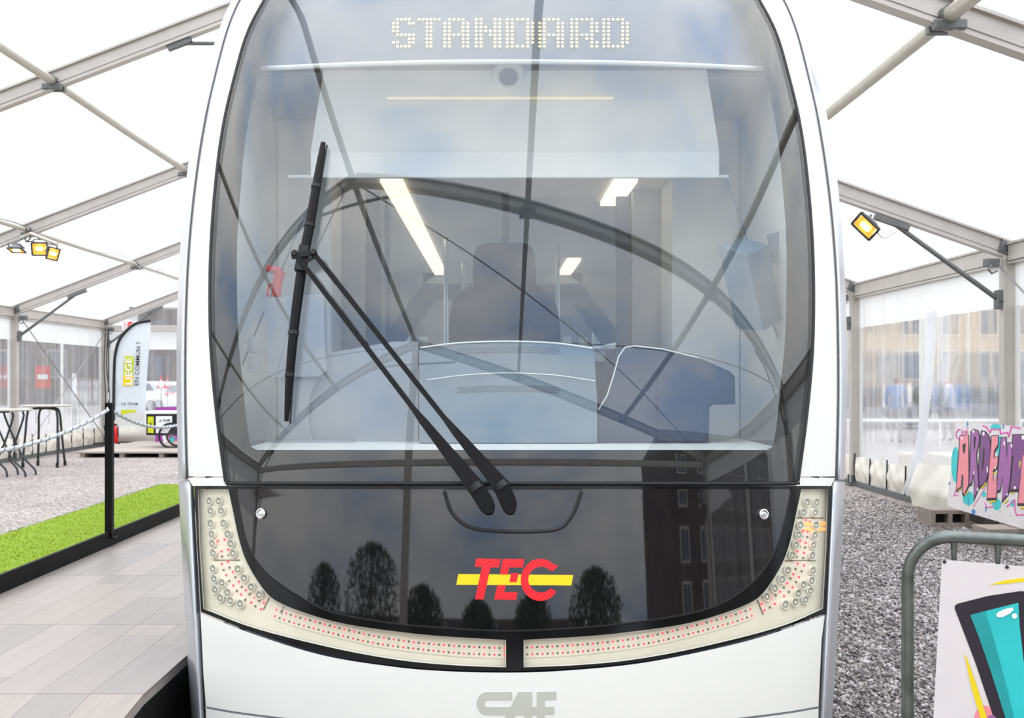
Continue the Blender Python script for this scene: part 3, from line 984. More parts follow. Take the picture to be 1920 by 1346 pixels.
MB().tube(P(npth[:, 0], npth[:, 1], -.004), .0065, 8).build('nose_seal', M['black_rubber'], NP, smooth=True)
for x, y in ((490, 963), (1431, 964)):
    c = P(x, y, -.012); n = normal(c)
    m = MB().lathe([(.009, -.002), (.02, 0), (.02, .007), (.016, .009), (.0135, .005), (.0125, .003), (.0, .003)], c, n, 24, 0)
    m.lathe([(.009, .002), (.009, .008), (.006, .0095), (.001, .0095)], c, n, 16, 0)
    m.build('panel_latch', M['chrome'], NP, smooth=True)
# logo TEC
def zmap(pts, ox, oy, s):
    return [(ox + x / s, oy + y / s) for x, y in pts]
LG = lambda p: zmap(p, 840, 1030, 7.68)
yb_ = patch('logo_bar', LG([(150, 355), (1802, 368), (1776, 518), (120, 508)]), M['logo_yellow'], NP, -.0125, .002, 14)
patch('logo_letter_t', LG([(408, 130), (760, 138), (734, 260), (612, 260), (512, 720), (388, 718), (488, 252), (384, 252)]), M['logo_red'], NP, -.014, .003, 14)
patch('logo_letter_e', LG([(786, 136), (1102, 138), (1078, 262), (884, 258), (862, 360), (745, 360)]), M['logo_red'], NP, -.014, .003, 14)
patch('logo_letter_e', LG([(712, 512), (830, 512), (808, 612), (1002, 616), (980, 726), (664, 720)]), M['logo_red'], NP, -.014, .003, 14)
patch('logo_letter_e', LG([(908, 338), (1018, 342), (988, 470), (884, 470)]), M['logo_red'], NP, -.014, .003, 14)
co = [(1330 + 278 * math.cos(a), 436 + 302 * math.sin(a)) for a in np.radians(np.linspace(-44, -322, 40))]
co = [(1592, 238)] + [(1330 + 10 * math.sin(a * 0) + 282 * math.cos(a), 438 + 304 * math.sin(a)) for a in np.radians(np.linspace(-48, -318, 40))] + [(1558, 606)]
ci = [(1472, 552)] + [(1342 + 186 * math.cos(a), 434 + 184 * math.sin(a)) for a in np.radians(np.linspace(-318, -48, 36))] + [(1502, 312)]
patch('logo_letter_c', LG(co + ci), M['logo_red'], NP, -.014, .003, 14)

# --- lamp clusters
lampsR = [(800, 262), (873, 262), (770, 342), (862, 342), (868, 440), (745, 440), (732, 517), (860, 520), (712, 597), (850, 597), (683, 677), (840, 680), (648, 797), (845, 797), (603, 868), (835, 876),
          (545, 938), (770, 910), (825, 957), (485, 1002), (730, 977), (787, 1027), (707, 1045), (630, 1065)]
lampsR = zmap(lampsR, 1320, 880, 4.207)
lampsL = [(250, 268), (330, 268), (262, 350), (350, 350), (262, 455), (372, 455), (270, 545), (405, 545), (275, 625), (430, 625), (283, 705), (448, 705), (280, 835), (490, 840), (290, 920), (540, 915), (357, 955), (298, 1010),
          (600, 990), (403, 1035), (342, 1080), (667, 1055), (427, 1103), (508, 1130)]
lampsL = zmap(lampsL, 340, 880, 4.4875)
redsR = zmap([(802, 400), (832, 412), (778, 485), (815, 490), (758, 563), (800, 577), (735, 645), (787, 657), (737, 742), (788, 757), (705, 825), (748, 848), (655, 897), (697, 928), (597, 963), (630, 998), (527, 1018), (557, 1060), (452, 1062), (476, 1110)], 1320, 880, 4.207)
redsL = zmap([(310, 600), (365, 590), (340, 688), (395, 675), (342, 793), (395, 778), (380, 890), (437, 862), (438, 975), (485, 943), (505, 1052), (543, 1015), (588, 1118), (620, 1075), (672, 1175), (697, 1122)], 340, 880, 4.4875)
darkR = zmap([(775, 527), (812, 532), (752, 607), (795, 615), (728, 688), (780, 698), (720, 785), (768, 803), (680, 860), (724, 888), (628, 930), (668, 965), (564, 993), (518, 1088)], 1320, 880, 4.207)
darkL = zmap([(345, 732), (400, 720), (358, 845), (408, 825), (405, 937), (456, 907), (468, 1020), (510, 988), (540, 1095), (575, 1050), (625, 1150), (655, 1105)], 340, 880, 4.4875)
def strip(a_top, a_bot, n):
    """alternating lit and unlit diodes along the two rows of the light strip"""
    red, drk = [], []
    for row in (a_top, a_bot):
        q = np.array(smooth_path(row, 12))
        s = np.concatenate(([0], np.cumsum(np.linalg.norm(np.diff(q, axis=0), axis=1))))
        t = np.linspace(0, s[-1], 2 * n - 1)
        X, Y = np.interp(t, s, q[:, 0]), np.interp(t, s, q[:, 1])
        for i, (x, y) in enumerate(zip(X, Y)):
            (red if i % 2 == 0 else drk).append((x, y))
    return red, drk
tL = [(519, 1143), (557, 1156), (630, 1175.5), (704, 1192.5), (780, 1204), (860, 1211), (946, 1215)]
bL = [(516, 1155), (553, 1168), (628, 1188), (704, 1205.5), (780, 1216), (860, 1224), (946, 1228)]
mir = lambda q: [(1930 - x, y) for x, y in q]
stripL = strip(tL, bL, 24); stripR = strip([(1930 - x - 5, y - 1) for x, y in tL], [(1930 - x - 5, y - 1) for x, y in bL], 24)
REC = .030
for nm, loop, lamps, reds, darks, (sr, sd), cover_lbl in (('left', lens_L, lampsL, redsL, darkL, stripL, ''), ('right', lens_R, lampsR, redsR, darkR, stripR, '')):
    HC = patch('light_cluster', loop, M['cream'], TR, REC, .02, 20, label='cream lamp housing with round lamps and red diodes')
    patch('cluster_cover', loop, M['lampcover'], HC, .001, .003, 24)
    lp = np.array(loop)
    MB().tube(P(lp[:, 0], lp[:, 1], .012), .0045, 6, closed=True).build('cluster_rim', M['cream_rim'], HC, smooth=True)
    # stepped lamp boards
    for k, (x, y) in enumerate(lamps):
        c = P(x, y, REC); n = normal(c)
        m = MB()
        m.lathe([(.0175, -.002), (.0185, .004), (.0185, .012), (.0165, .014), (.0150, .011)], c, n, 22, 0)
        m.lathe([(.0150, .006), (.0148, .0105), (.011, .0125), (.006, .0115), (.002, .0095)], c, n, 18, 1)
        m.build('round_lamp', [M['cream_rim'], M['lens']], HC, smooth=True)
    for nm2, lst, mm, rr in (('red_diodes', reds + sr, M['led_red'], .0043), ('unlit_diodes', darks + sd, M['led_dark'], .0042)):
        m = MB()
        for x, y in lst:
            c = P(x, y, REC); n = normal(c)
            m.lathe([(rr, -.001), (rr, .003), (rr * .7, .0055), (rr * .2, .0065)], c, n, 10)
        m.build(nm2, mm, HC, smooth=True, kind='stuff')
    # raised carrier board under the strip
    top, bot = (tL, bL) if nm == 'left' else ([(1925 - x, y - 1) for x, y in tL], [(1925 - x, y - 1) for x, y in bL])
    q = [(x, y - 7) for x, y in top] + [(x, y + 7) for x, y in bot[::-1]]
    patch('diode_board', q, M['cream'], HC, REC - .003, .004, 18)
    for (xa, ya), (xb, yb2) in ((( 493.5, 1143), (506, 1118)), ((401, 1050), (449, 1050)), ((533, 1132), (528, 1152))) if nm == 'left' else (((1419, 1122), (1431, 1152)), ((1471, 1051.5), (1529, 1050.5)), ((1490, 971), (1544, 971))):
        MB().tube(P([xa, xb], [ya, yb2], REC - .002), .0022, 6).build('board_joint', M['led_dark'], HC)
# amber reflection in the right cover, drawn as two glowing streaks
patch('amber_reflection', [(1488, 979), (1552, 978), (1553, 985), (1520, 986), (1490, 984)], M['amber'], HC, REC - .004, .004, 14)
patch('amber_reflection', [(1500, 991), (1530, 988), (1553, 989), (1553, 995), (1520, 996)], M['amber'], HC, REC - .004, .004, 14)

# --- lower white panels
bot_curve = [tuple(p) for p in smooth_path([(1546.5, 1153), (1435, 1192), (1330, 1218.5), (1200, 1243.5), (1070, 1256.5), (959, 1261), (830, 1258), (730, 1249), (605, 1228.5), (480, 1190.5), (376, 1150)], 5)]
seam = [(386, 1324), (457, 1336), (600, 1352), (780, 1361), (959, 1364), (1140, 1361), (1320, 1352), (1462, 1336), (1535, 1324)]
seam_s = [tuple(p) for p in smooth_path(seam, 4)]
BPn = patch('bumper_panel', bot_curve + [(CC - hw_groove(1200) + 2, 1200), (CC - hw_groove(1270) + 2, 1270)] + seam_s + [(CC + hw_groove(1270) - 2, 1270), (CC + hw_groove(1200) - 2, 1200)], M['white'], TR, .0, .03, 30)
patch('bumper_skirt', [(x, y + 4) for x, y in seam_s] + [(1533, 1440), (387, 1440)], M['white'], TR, .0, .03, 30)
ss = np.array(seam_s)
MB().tube(P(ss[:, 0], ss[:, 1] + 2, .02), .006, 6).build('bumper_joint', M['cab_grey'], BPn, smooth=True)
CAFm = lambda p: zmap(p, 880, 1270, 10.667)
arc = lambda cx_, cy_, rx, ry, a0, a1, n=14: [(cx_ + rx * math.cos(t), cy_ + ry * math.sin(t)) for t in np.radians(np.linspace(a0, a1, n))]
patch('logo_letter_c', CAFm([(855, 290), (330, 290)] + arc(352, 520, 204, 228, -95, -265)[0:] + [(352, 748), (770, 748), (842, 590), (345, 590)] + arc(350, 520, 46, 72, 100, 260) + [(345, 450), (855, 450)]), M['logo_grey'], BPn, -.0025, .003, 14)
patch('logo_letter_a', CAFm([(975, 290), (1258, 290), (1258, 960), (1105, 960), (1105, 748), (930, 748), (830, 960), (640, 960), (735, 748), (842, 590)]) if False else CAFm([(980, 290), (1258, 290), (1258, 960), (1105, 960), (1105, 748), (928, 748), (835, 960), (632, 960)]), M['logo_grey'], BPn, -.0030, .003, 14)
patch('logo_letter_f', CAFm([(1352, 290), (1740, 280), (1740, 438), (1505, 445), (1505, 590), (1695, 580), (1695, 735), (1505, 740), (1505, 960), (1352, 960), (1352, 745), (1258, 745), (1258, 592), (1352, 590)]), M['logo_grey'], BPn, -.0025, .003, 14)

# --- wiper
WI = empty('wiper', P(928, 940, -.03), parent=TR, label='black single wiper with two parallel arms')
def wpath(pts, off):
    q = np.array(pts, float)
    o_ = np.array(off, float) if not np.isscalar(off) else off
    return P(q[:, 0], q[:, 1], o_)
bl = smooth_path([(606, 268), (596, 330), (581, 420), (568, 490), (553, 600), (543, 700), (537, 790)], 5)
m = MB()
pp = wpath(bl, -.028)
rr = [.006 + .0145 * math.sin(math.pi * min(1, (i + 1.5) / (len(pp) + 1))) ** .6 for i in range(len(pp))]
m.tube(pp, rr, 8)
m.build('blade_spoiler', M['wiper'], WI, smooth=True)
MB().tube(P([p[0] + 7 for p in bl], [p[1] + 4 for p in bl], -.006), .004, 6).build('blade_rubber', M['black_rubber'], WI, smooth=True)
for t0 in (.22, .36, .72, .86):
    i = int(t0 * (len(pp) - 1))
    m = MB(); m.tube([pp[i], pp[i] + (pp[i + 1] - pp[i]) * .35], rr[i] + .003, 8); m.build('blade_clip', M['black_rubber'], WI)
m = MB()
a1, a2 = P(553, 476, -.06), P(588, 474, -.06)
m.beam(P(549, 481, -.055), P(592, 473, -.055), .03, .02)
m.beam(P(571, 462, -.040), P(561, 508, -.040), .036, .034, up=(0, 1, 0))
m.beam(P(556, 500, -.05), P(590, 482, -.05), .012, .012)
m.lathe([(.013, -.02), (.014, .012), (.010, .018)], a1, (0, -1, .2), 16)
m.lathe([(.013, -.02), (.014, .012), (.010, .018)], a2, (0, -1, .2), 16)
m.build('blade_bracket', M['black_rubber'], WI, smooth=True)
for p0, p1, p2, p3 in (((555, 478), (787, 782), (893, 915), (922, 962)), ((589, 476), (846, 800), (940, 912), (963, 962))):
    A0, A1, A2, A3 = P(*p0, -.062), P(*p1, -.055), P(*p2, -.055), P(*p3, -.048)
    d = (A2 - A0) / np.linalg.norm(A2 - A0)
    m = MB(); m.beam(A0, A1, .019, .012, up=(0, -1, .2)); r_ = m.build('wiper_rod', M['wiper'], WI)
    m = MB()
    w0, w1 = .022, .052
    s_ = np.cross(d, (0, -1, .25)); s_ /= np.linalg.norm(s_)
    u_ = np.cross(s_, d)
    V = []
    for pnt, w, h in ((A1 - d * .04, .020, .014), (A1 + d * .02, .030, .022), (A2, .060, .034)):
        for i, j in ((-1, -1), (1, -1), (.75, 1), (-.75, 1)):
            V.append(pnt + s_ * i * w / 2 - u_ * j * h / 2)
    Fc = [(0, 1, 2, 3), (11, 10, 9, 8)]
    for k in (0, 4):
        for i in range(4):
            j = (i + 1) % 4
            Fc.append((k + i, k + 4 + i, k + 4 + j, k + j))
    m.add(V, Fc)
    for t in (.15, .32):
        m.lathe([(.005, 0), (.005, .004)], A1 + (A2 - A1) * t - u_ * .018 * -1 * -1, (0, -1, .2), 10)
    m.build('wiper_arm', M['wiper'], WI)
    m = MB()
    prof = []
    for t in (0, .3, .62, .7, .78, .86, .92, .96, .985, 1.0):
        c_ = A2 + (A3 - A2) * t
        w = .060 * (1 if t < .62 else math.sqrt(max(.02, 1 - ((t - .62) / .38) ** 2)))
        prof.append((c_, w))
    V, Fc = [], []
    for c_, w in prof:
        for i, j in ((-1, -1), (1, -1), (1, .4), (.7, 1), (-.7, 1), (-1, .4)):
            V.append(c_ + s_ * i * w / 2 - u_ * j * .036 / 2)
    for k in range(len(prof) - 1):
        for i in range(6):
            j = (i + 1) % 6
            Fc.append((k * 6 + i, (k + 1) * 6 + i, (k + 1) * 6 + j, k * 6 + j))
    Fc += [(0, 1, 2, 3, 4, 5), tuple((len(prof) - 1) * 6 + i for i in range(5, -1, -1))]
    m.add(V, Fc)
    m.build('arm_head', M['black_matt'], WI)
    MB().tube([A2 - d * .014, A2 + d * .010], .031, 12).build('arm_collar', M['black_rubber'], WI, smooth=True)
    MB().tube([A3 - d * .02, P(p3[0] - 2, p3[1] - 6, .0)], .014, 12).build('wiper_spindle', M['black_matt'], WI)

# --- body behind the front: sides, roof, side windows
HWB = 1.24
m = MB()
for sgn in (-1, 1):
    x0, x1 = XC + sgn * HWB, XC + sgn * (HWB + .05)
    lo, hi = min(x0, x1), max(x0, x1)
    m2 = MB()
    m2.box((lo, 5.0, .3), (hi, 15.2, 1.15)); m2.box((lo, 5.0, 2.45), (hi, 15.2, 2.95))
    for ya, yb3 in ((5.0, 5.9), (7.6, 7.9), (9.4, 9.7), (10.7, 11.4), (13.0, 13.3), (14.9, 15.2)):
        m2.box((lo, ya, 1.15), (hi, yb3, 2.45))
    m2.build('body_side', M['white'], TR)
    for ya, yb3 in ((5.9, 7.6), (7.9, 9.4), (9.7, 10.7), (11.4, 13.0), (13.3, 14.9)):
        MB().box((lo + .02, ya, 1.15), (hi - .02, yb3, 2.45)).build('side_window', M['saloon_glass'], TR)
V, Fc = [], []
for y in (5.05, 15.2):
    for k in range(11):
        t = k / 10
        V.append((XC + (t - .5) * 2 * (HWB + .05), y, 2.9 + .45 * math.sin(math.pi * t) ** .4))
for k in range(10): Fc.append((k, k + 1, 12 + k, 11 + k))
MB().add(V, Fc).build('body_roof', M['white'], TR, smooth='all')
MB().cbox((XC - 1.12, 4.62, .09), (XC + 1.12, 15.1, .31), .03).build('underframe', M['black_matt'], TR)
# --- floor, cab and saloon lining
MB().box((XC - 1.24, 4.75, .3), (XC + 1.24, 15.2, .38)).build('saloon_floor', M['cab_mid'], TR)
MB().box((XC - 1.24, 6.15, 2.66), (XC + 1.24, 15.2, 2.7)).build('saloon_ceiling', M['ceil_t'], TR)
MB().box((XC - .92, 5.2, 2.66), (XC + .85, 6.149, 2.69)).build('cab_ceiling', M['ceil_t'], TR)
for sgn in (-1, 1):
    x = XC + sgn * 1.22
    zz = np.linspace(1.2, 2.95, 15)
    V = []
    for xx in (x, x + sgn * .01):
        for z in zz: V.append((xx, float(F(x, z)) + .07, z))
        for z in zz: V.append((xx, 5.9, z))
    Fc = []
    for b_ in (0, 30):
        Fc += [(b_ + i, b_ + i + 1, b_ + 15 + i + 1, b_ + 15 + i) for i in range(14)]
    MB().add(V, Fc).build('cab_side', M['cab_white'], TR)
    # inner end of the cab, tapering to the nose
    V = []
    for y, xx in ((4.72, 1.2), (4.45, 1.02)):
        for z in (.6, 1.30):
            V.append((XC + sgn * xx, y, z))
    MB().add(V, [(0, 1, 3, 2)]).build('cab_side', M['cab_white'], TR)
# white sill under the screen
V = []
for t in np.linspace(-1, 1, 25):
    x = XC + t * 1.06
    V.append((x, float(F(x, 1.33)) + .02, 1.325)); V.append((x, 5.0, 1.325))
MB().add(V, [(2 * i, 2 * i + 2, 2 * i + 3, 2 * i + 1) for i in range(24)]).build('cab_sill', M['cab_white'], TR)
MB().box((XC - 1.2, 4.95, .38), (XC + 1.2, 5.0, 1.32)).build('cab_front_lining', M['cab_grey'], TR)
# partition cabinets
MB().cbox((XC + .86, 5.75, .38), (XC + 1.22, 6.15, 2.97), .02).build('cab_cabinet', M['cab_white'], TR)
MB().cbox((XC - 1.22, 5.75, .38), (XC - .93, 6.15, 2.97), .02).build('cab_cabinet', M['cab_white'], TR)
MB().cbox((XC + .70, 6.16, .38), (XC + 1.2, 6.3, 2.66), .01).build('cab_partition', M['cab_grey'], TR)
MB().cbox((XC - 1.2, 6.16, .38), (XC - .80, 6.3, 2.66), .01).build('cab_partition', M['cab_grey'], TR)
MB().box((XC - .795, 6.2, .38), (XC - .72, 6.26, 2.66)).build('door_frame', M['cab_mid'], TR)
MB().box((XC + .62, 6.2, .38), (XC + .695, 6.26, 2.66)).build('door_frame', M['cab_mid'], TR)
MB().box((XC - .72, 6.22, .4), (XC + .62, 6.235, 2.64)).build('partition_glass', M['saloon_glass'], TR)
MB().box((XC - .03, 6.2, 2.15), (XC + .01, 6.25, 2.66)).build('door_frame', M['cab_mid'], TR)
# headliner: display box, sloping ceiling, roller blind
yd0, yd1 = 4.78, 4.95
# display panel follows the screen behind the top of the glass
disp = [(470, 124), (CC - 458, 0), (CC - 392, -125), (CC + 392, -125), (CC + 458, 0), (1449, 124)]
DP = patch('destination_display', [(p[0], p[1] + (0 if p[1] < 100 else 0)) for p in disp[:1]] + disp[1:] + [tuple(p) for p in smooth_path([(1449, 126), (1200, 115), (960, 112), (720, 115), (470, 126)], 6)], M['display'], TR, .10, .02, 30)
lip = np.array(smooth_path([(480, 129), (720, 119), (960, 116), (1200, 119), (1438, 129)], 10))
MB().tube(P(lip[:, 0], lip[:, 1], .09), .011, 8).build('display_lip', M['cab_white'], DP, smooth=True)
FONT = {'S': ['.####.', '##..##', '##....', '##....', '.#####', '....##', '##..##', '.####.'],
        'T': ['######'] + ['..##..'] * 7,
        'A': ['.####.', '##..##', '##..##', '##..##', '######', '##..##', '##..##', '##..##'],
        'N': ['##..##', '##..##', '###.##', '######', '##.###', '##..##', '##..##', '##..##'],
        'D': ['#####.'] + ['##..##'] * 6 + ['#####.'],
        'R': ['#####.', '##..##', '##..##', '##..##', '#####.', '##.##.', '##..##', '##..##']}
for ch, x0, x1 in zip('STANDARD', (738, 786, 834, 893, 951, 1012, 1072, 1132), (775, 823, 877, 937, 999, 1055, 1119, 1176)):
    m = MB()
    for rI, row in enumerate(FONT[ch]):
        for cI, q in enumerate(row):
            if q == '#':
                c = P(x0 + (x1 - x0) * cI / 5, 37 + 7.2 * rI, .096)
                m.lathe([(.0062, 0), (.0062, .003), (.003, .004)], c, normal(c), 10)
    m.build('display_letter_' + ch.lower(), M['dots'], DP, label='yellow dot letter ' + ch)
V = [tuple(at(x, y, Y)) for x, y, Y in ((607, 132, 4.95), (1325, 132, 4.95), (1349, 286, 5.10), (582, 286, 5.10))]
m = MB().add(V, [(0, 1, 2, 3)])
b0 = [tuple(np.array(v) + (0, .02, .03)) for v in V]
m.add(V + b0, [(0, 4, 5, 1), (1, 5, 6, 2), (2, 6, 7, 3), (3, 7, 4, 0)])
HL = m.build('cab_headliner', M['cab_white'], TR)
q0, q1 = at(582, 285, 5.08), at(1349, 333, 5.08)
MB().cbox((q0[0], 5.08, q1[2]), (q1[0], 5.11, q0[2]), .006).build('roller_blind', M['cab_white'], TR)
q0, q1 = at(541, 331, 5.11), at(1366, 331, 5.11)
MB().tube([q0, q1], .008, 8).build('blind_bar', M['cab_white'], TR, smooth=True)
q0, q1 = at(726, 184, 4.985), at(1150, 184, 4.985)
MB().tube([q0, q1], .006, 8).build('ceiling_strip', M['dim_strip'], HL)
c = at(953, 140, 4.945)
MB().lathe([(.075, 0), (.07, .018), (.05, .03), (.045, .024), (.02, .02)], c, (0, -.8, -.6), 28).build('ceiling_speaker', M['cab_white'], HL, smooth=True)
MB().lathe([(.042, .026), (.03, .036), (.01, .038)], c, (0, -.8, -.6), 20).build('speaker_core', M['cab_mid'], HL, smooth=True)
MB().box((XC - 1.22, 5.0, 2.97), (XC + 1.22, 6.15, 3.0)).build('cab_ceiling', M['cab_grey'], TR)
# saloon strip lights
m = MB().box((XC - .675, 5.75, 2.635), (XC - .56, 10.9, 2.66)); m.build('ceiling_light', M['striplight'], TR)
for ya, yb3 in ((5.75, 6.55), (9.6, 10.9)):
    MB().box((XC + .56, ya, 2.635), (XC + .68, yb3, 2.66)).build('ceiling_light', M['striplight'], TR)
for sx in (-.5, .5):
    MB().box((XC + sx - .05, 11.6, 2.6), (XC + sx + .05, 14.8, 2.62)).build('ceiling_light', M['striplight'], TR)
# gangway portal
def octa(hw, z0, z1, c):
    return [(-hw, z0), (-hw, z1 - c), (-hw + c * .75, z1), (hw - c * .75, z1), (hw, z1 - c), (hw, z0)]
m = MB()
A_ = octa(1.2, .38, 2.55, .55); B_ = octa(1.05, .38, 2.40, .50)
for i in range(5):
    V = []
    for (u, v) in (A_[i], A_[i + 1], B_[i + 1], B_[i]):
        V.append((XC + u, 10.95, v))
    for (u, v) in (A_[i], A_[i + 1], B_[i + 1], B_[i]):
        V.append((XC + u, 11.15, v))
    m.add(V, [(0, 1, 2, 3), (7, 6, 5, 4), (0, 4, 5, 1), (3, 2, 6, 7)])
m.build('gangway_portal', M['cab_mid'], TR)
m = MB()
for V in ([(-1.24, 2.0), (-1.24, 2.7), (-.6, 2.7), (-.79, 2.55), (-1.2, 2.0)], [(1.24, 2.0), (1.24, 2.7), (.6, 2.7), (.79, 2.55), (1.2, 2.0)], [(-.8, 2.55), (-.8, 2.7), (.8, 2.7), (.8, 2.55)]):
    m.prism(V, lambda u, v, s: (XC + u, 10.98 + .03 * s, v))
m.build('gangway_wall', M['saloon'], TR)
MB().box((XC - 1.24, 15.1, .38), (XC + 1.24, 15.2, 2.7)).build('saloon_end', M['saloon'], TR)
for x, z0, z1, Y in ((-.93, 1.0, 2.1, 13.0), (-.70, .9, 2.0, 13.2), (.78, .9, 2.1, 13.0), (1.0, .9, 2.1, 13.3)):
    MB().cbox((XC + x - .05, Y, z0), (XC + x + .05, Y + .05, z1), .01).build('saloon_panel', M['cab_white'], TR)
# poles and rails
for x, Y, z0, z1 in ((-.70, 6.4, .38, 2.66), (-.44, 8.2, .38, 2.66), (.42, 8.6, .38, 2.66), (-.16, 9.0, .38, 2.66), (.20, 9.4, .38, 2.66), (-.36, 9.8, .38, 2.66)):
    MB().tube([(XC + x, Y, z0), (XC + x, Y, z1)], .017, 10).build('grab_pole', M['steel_rail'] if x != -.70 else M['cab_mid'], TR, smooth=True)
for sgn in (-1, 1):
    MB().tube(smooth_path([(XC + sgn * .48, 6.6, 1.78), (XC + sgn * .62, 6.9, 1.80), (XC + sgn * .80, 7.6, 1.84)], 4), .022, 10).build('grab_rail', M['steel_rail'], TR, smooth=True)
    m = MB().cbox((XC + sgn * .66 - .2, 7.5, 1.0), (XC + sgn * .66 + .2, 7.6, 1.72), .04)
    m.cbox((XC + sgn * .66 - .2, 7.5, .75), (XC + sgn * .66 + .2, 8.0, .85), .03)
    m.box((XC + sgn * .66 - .03, 7.7, .38), (XC + sgn * .66 + .03, 7.9, .76))
    m.build('passenger_seat', M['cab_mid'], TR, smooth=True)
# driver's seat
SE = empty('driver_seat', (XC - .02, 5.5, .38), parent=TR, label='blue grey high-backed driver seat')
def seat_block(poly, y0, y1, name, bev=.02):
    bm = bmesh.new()
    vs = [bm.verts.new((x, y0, z)) for x, z in poly]
    f = bm.faces.new(vs)
    r_ = bmesh.ops.extrude_face_region(bm, geom=[f])
    bmesh.ops.translate(bm, vec=(0, y1 - y0, 0), verts=[g_ for g_ in r_['geom'] if isinstance(g_, bmesh.types.BMVert)])
    bmesh.ops.recalc_face_normals(bm, faces=bm.faces)
    bmesh.ops.bevel(bm, geom=list(bm.edges), offset=bev, segments=3, profile=.5, affect='EDGES')
    bm.verts.index_update()
    mm = MB().add([v.co[:] for v in bm.verts], [[v.index for v in f.verts] for f in bm.faces])
    bm.free()
    return mm.build(name, M['seat'], SE, smooth=True)
spx = lambda pts, Y: [(float(at(x, y, Y)[0]), float(at(x, y, Y)[2])) for x, y in pts]
seat_block(spx([(840, 700), (842, 600), (848, 562), (866, 542), (896, 529), (998, 529), (1026, 542), (1042, 562), (1050, 600), (1055, 700), (1055, 900), (840, 900)], 5.5), 5.5, 5.64, 'seat_back', .03)
seat_block(spx([(886, 528), (887, 480), (893, 462), (910, 454), (984, 454), (998, 462), (1003, 480), (1006, 528), (994, 545), (898, 545)], 5.47), 5.47, 5.6, 'headrest', .02)
seat_block(spx([(832, 905), (1060, 905), (1060, 950), (832, 950)], 5.5), 5.05, 5.55, 'seat_cushion', .03)
MB().box((XC - .15, 5.2, .38), (XC + .12, 5.5, 1.05)).build('seat_base', M['dash_dark'], SE)
# dashboard: binnacle with perforated hood
def front_block(name, pts, Y, depth, m_, parent=TR, lean=0.0):
    mm = MB()
    z0 = min(float(at(x, y, Y)[2]) for x, y in pts)
    def fn(u, v, s):
        q = at(u, v, Y)
        return (q[0], Y + depth * s + lean * (q[2] - z0), q[2])
    mm.prism(pts, fn)
    return mm.build(name, m_, parent)
DB = front_block('dash_binnacle', [(786, 830), (786, 658)] + [tuple(p) for p in smooth_path([(790, 651), (860, 643), (950, 640), (1040, 643), (1108, 652)], 5)] + [(1114, 660), (1120, 760), (1120, 830)], 4.62, .3, M['dash'])
MB().tube([at(x, y, 4.615) for x, y in smooth_path([(788, 651.5), (860, 643), (950, 640), (1040, 643), (1110, 652.5)], 5)], .004, 6).build('binnacle_edge', M['cab_white'], DB, smooth=True)
MB().tube([at(x, y, 4.612) for x, y in smooth_path([(800, 712), (870, 703), (950, 699), (1040, 703), (1116, 714)], 5)], .002, 6).build('binnacle_edge', M['cab_white'], DB, smooth=True)
m = MB()
for (y0, n, amp, rows) in ((651, 46, 0, 3), (724, 52, 0, 3)):
    for r_ in range(rows):
        for k in range(n):
            x = 858 + (1046 - 858) * k / (n - 1) + (r_ % 2) * 2
            y = y0 + 4.5 * r_ + .00035 * (x - 952) ** 2
            c = at(x, y, 4.619)
            m.lathe([(.0026, 0), (.0026, .002)], c, (0, -1, 0), 5)
m.build('speaker_holes', M['hole'], DB, kind='stuff')
front_block('dash_console', [(1122, 830), (1122, 762), (1138, 742), (1150, 705), (1160, 668), (1172, 650), (1190, 648), (1240, 654), (1312, 671), (1368, 696), (1378, 706), (1379, 758), (1338, 759), (1330, 764), (1329, 830)], 4.66, .25, M['dash_dark'])
front_block('console_screen', [(1234, 826), (1234, 694), (1242, 682), (1310, 682), (1370, 700), (1376, 752), (1326, 756), (1322, 826)], 4.652, .02, M['dash_dark'])
MB().tube([at(x, y, 4.655) for x, y in ((1122, 768), (1138, 742), (1150, 705), (1160, 668), (1172, 651), (1190, 648.5), (1240, 654), (1312, 671))], .003, 6).build('console_edge', M['cab_white'], TR, smooth=True)
front_block('dash_desk', [(560, 830), (604, 668), (625, 660), (740, 640), (784, 640), (784, 830)], 4.78, .25, M['cab_grey'])
front_block('switch_stalk', [(1123, 758), (1124, 728), (1134, 716), (1146, 722), (1144, 758)], 5.0, .05, M['dash_dark'])
# left terminal and its stand
TM = front_block('ticket_terminal', [(504, 700), (491, 562), (494, 558), (600, 550), (606, 556), (608, 640), (612, 694), (606, 700), (595, 706), (508, 707)], 4.72, .07, M['cab_grey'], lean=.06)
front_block('terminal_stand', [(524, 828), (532, 760), (526, 707), (596, 706), (580, 745), (578, 790), (586, 828)], 4.74, .06, M['cab_grey'])
front_block('terminal_base', [(500, 834), (500, 827), (660, 827), (660, 834)], 4.68, .14, M['cab_grey'])
HS = MB().tube([at(x, y, 4.9) for x, y in ((500, 503), (512, 506), (526, 510))], [.014, .018, .02], 10)
HS.tube([at(x, y, 4.9) for x, y in ((526, 508), (520, 530), (518, 556))], [.022, .022, .02], 10)
HS.tube([at(x, y, 4.9) for x, y in ((518, 533), (504, 535), (501, 556))], [.007, .007, .007], 8)
HS.build('emergency_handset', M['handset'], TR, smooth=True)
for y in (632, 668):
    q0, q1 = at(465, y + 30, 4.62), at(483, y, 4.62)
    MB().cbox((q0[0], 4.60, q0[2]), (q1[0], 4.63, q1[2]), .01).build('wall_switch', M['cab_grey'], TR, smooth=True)
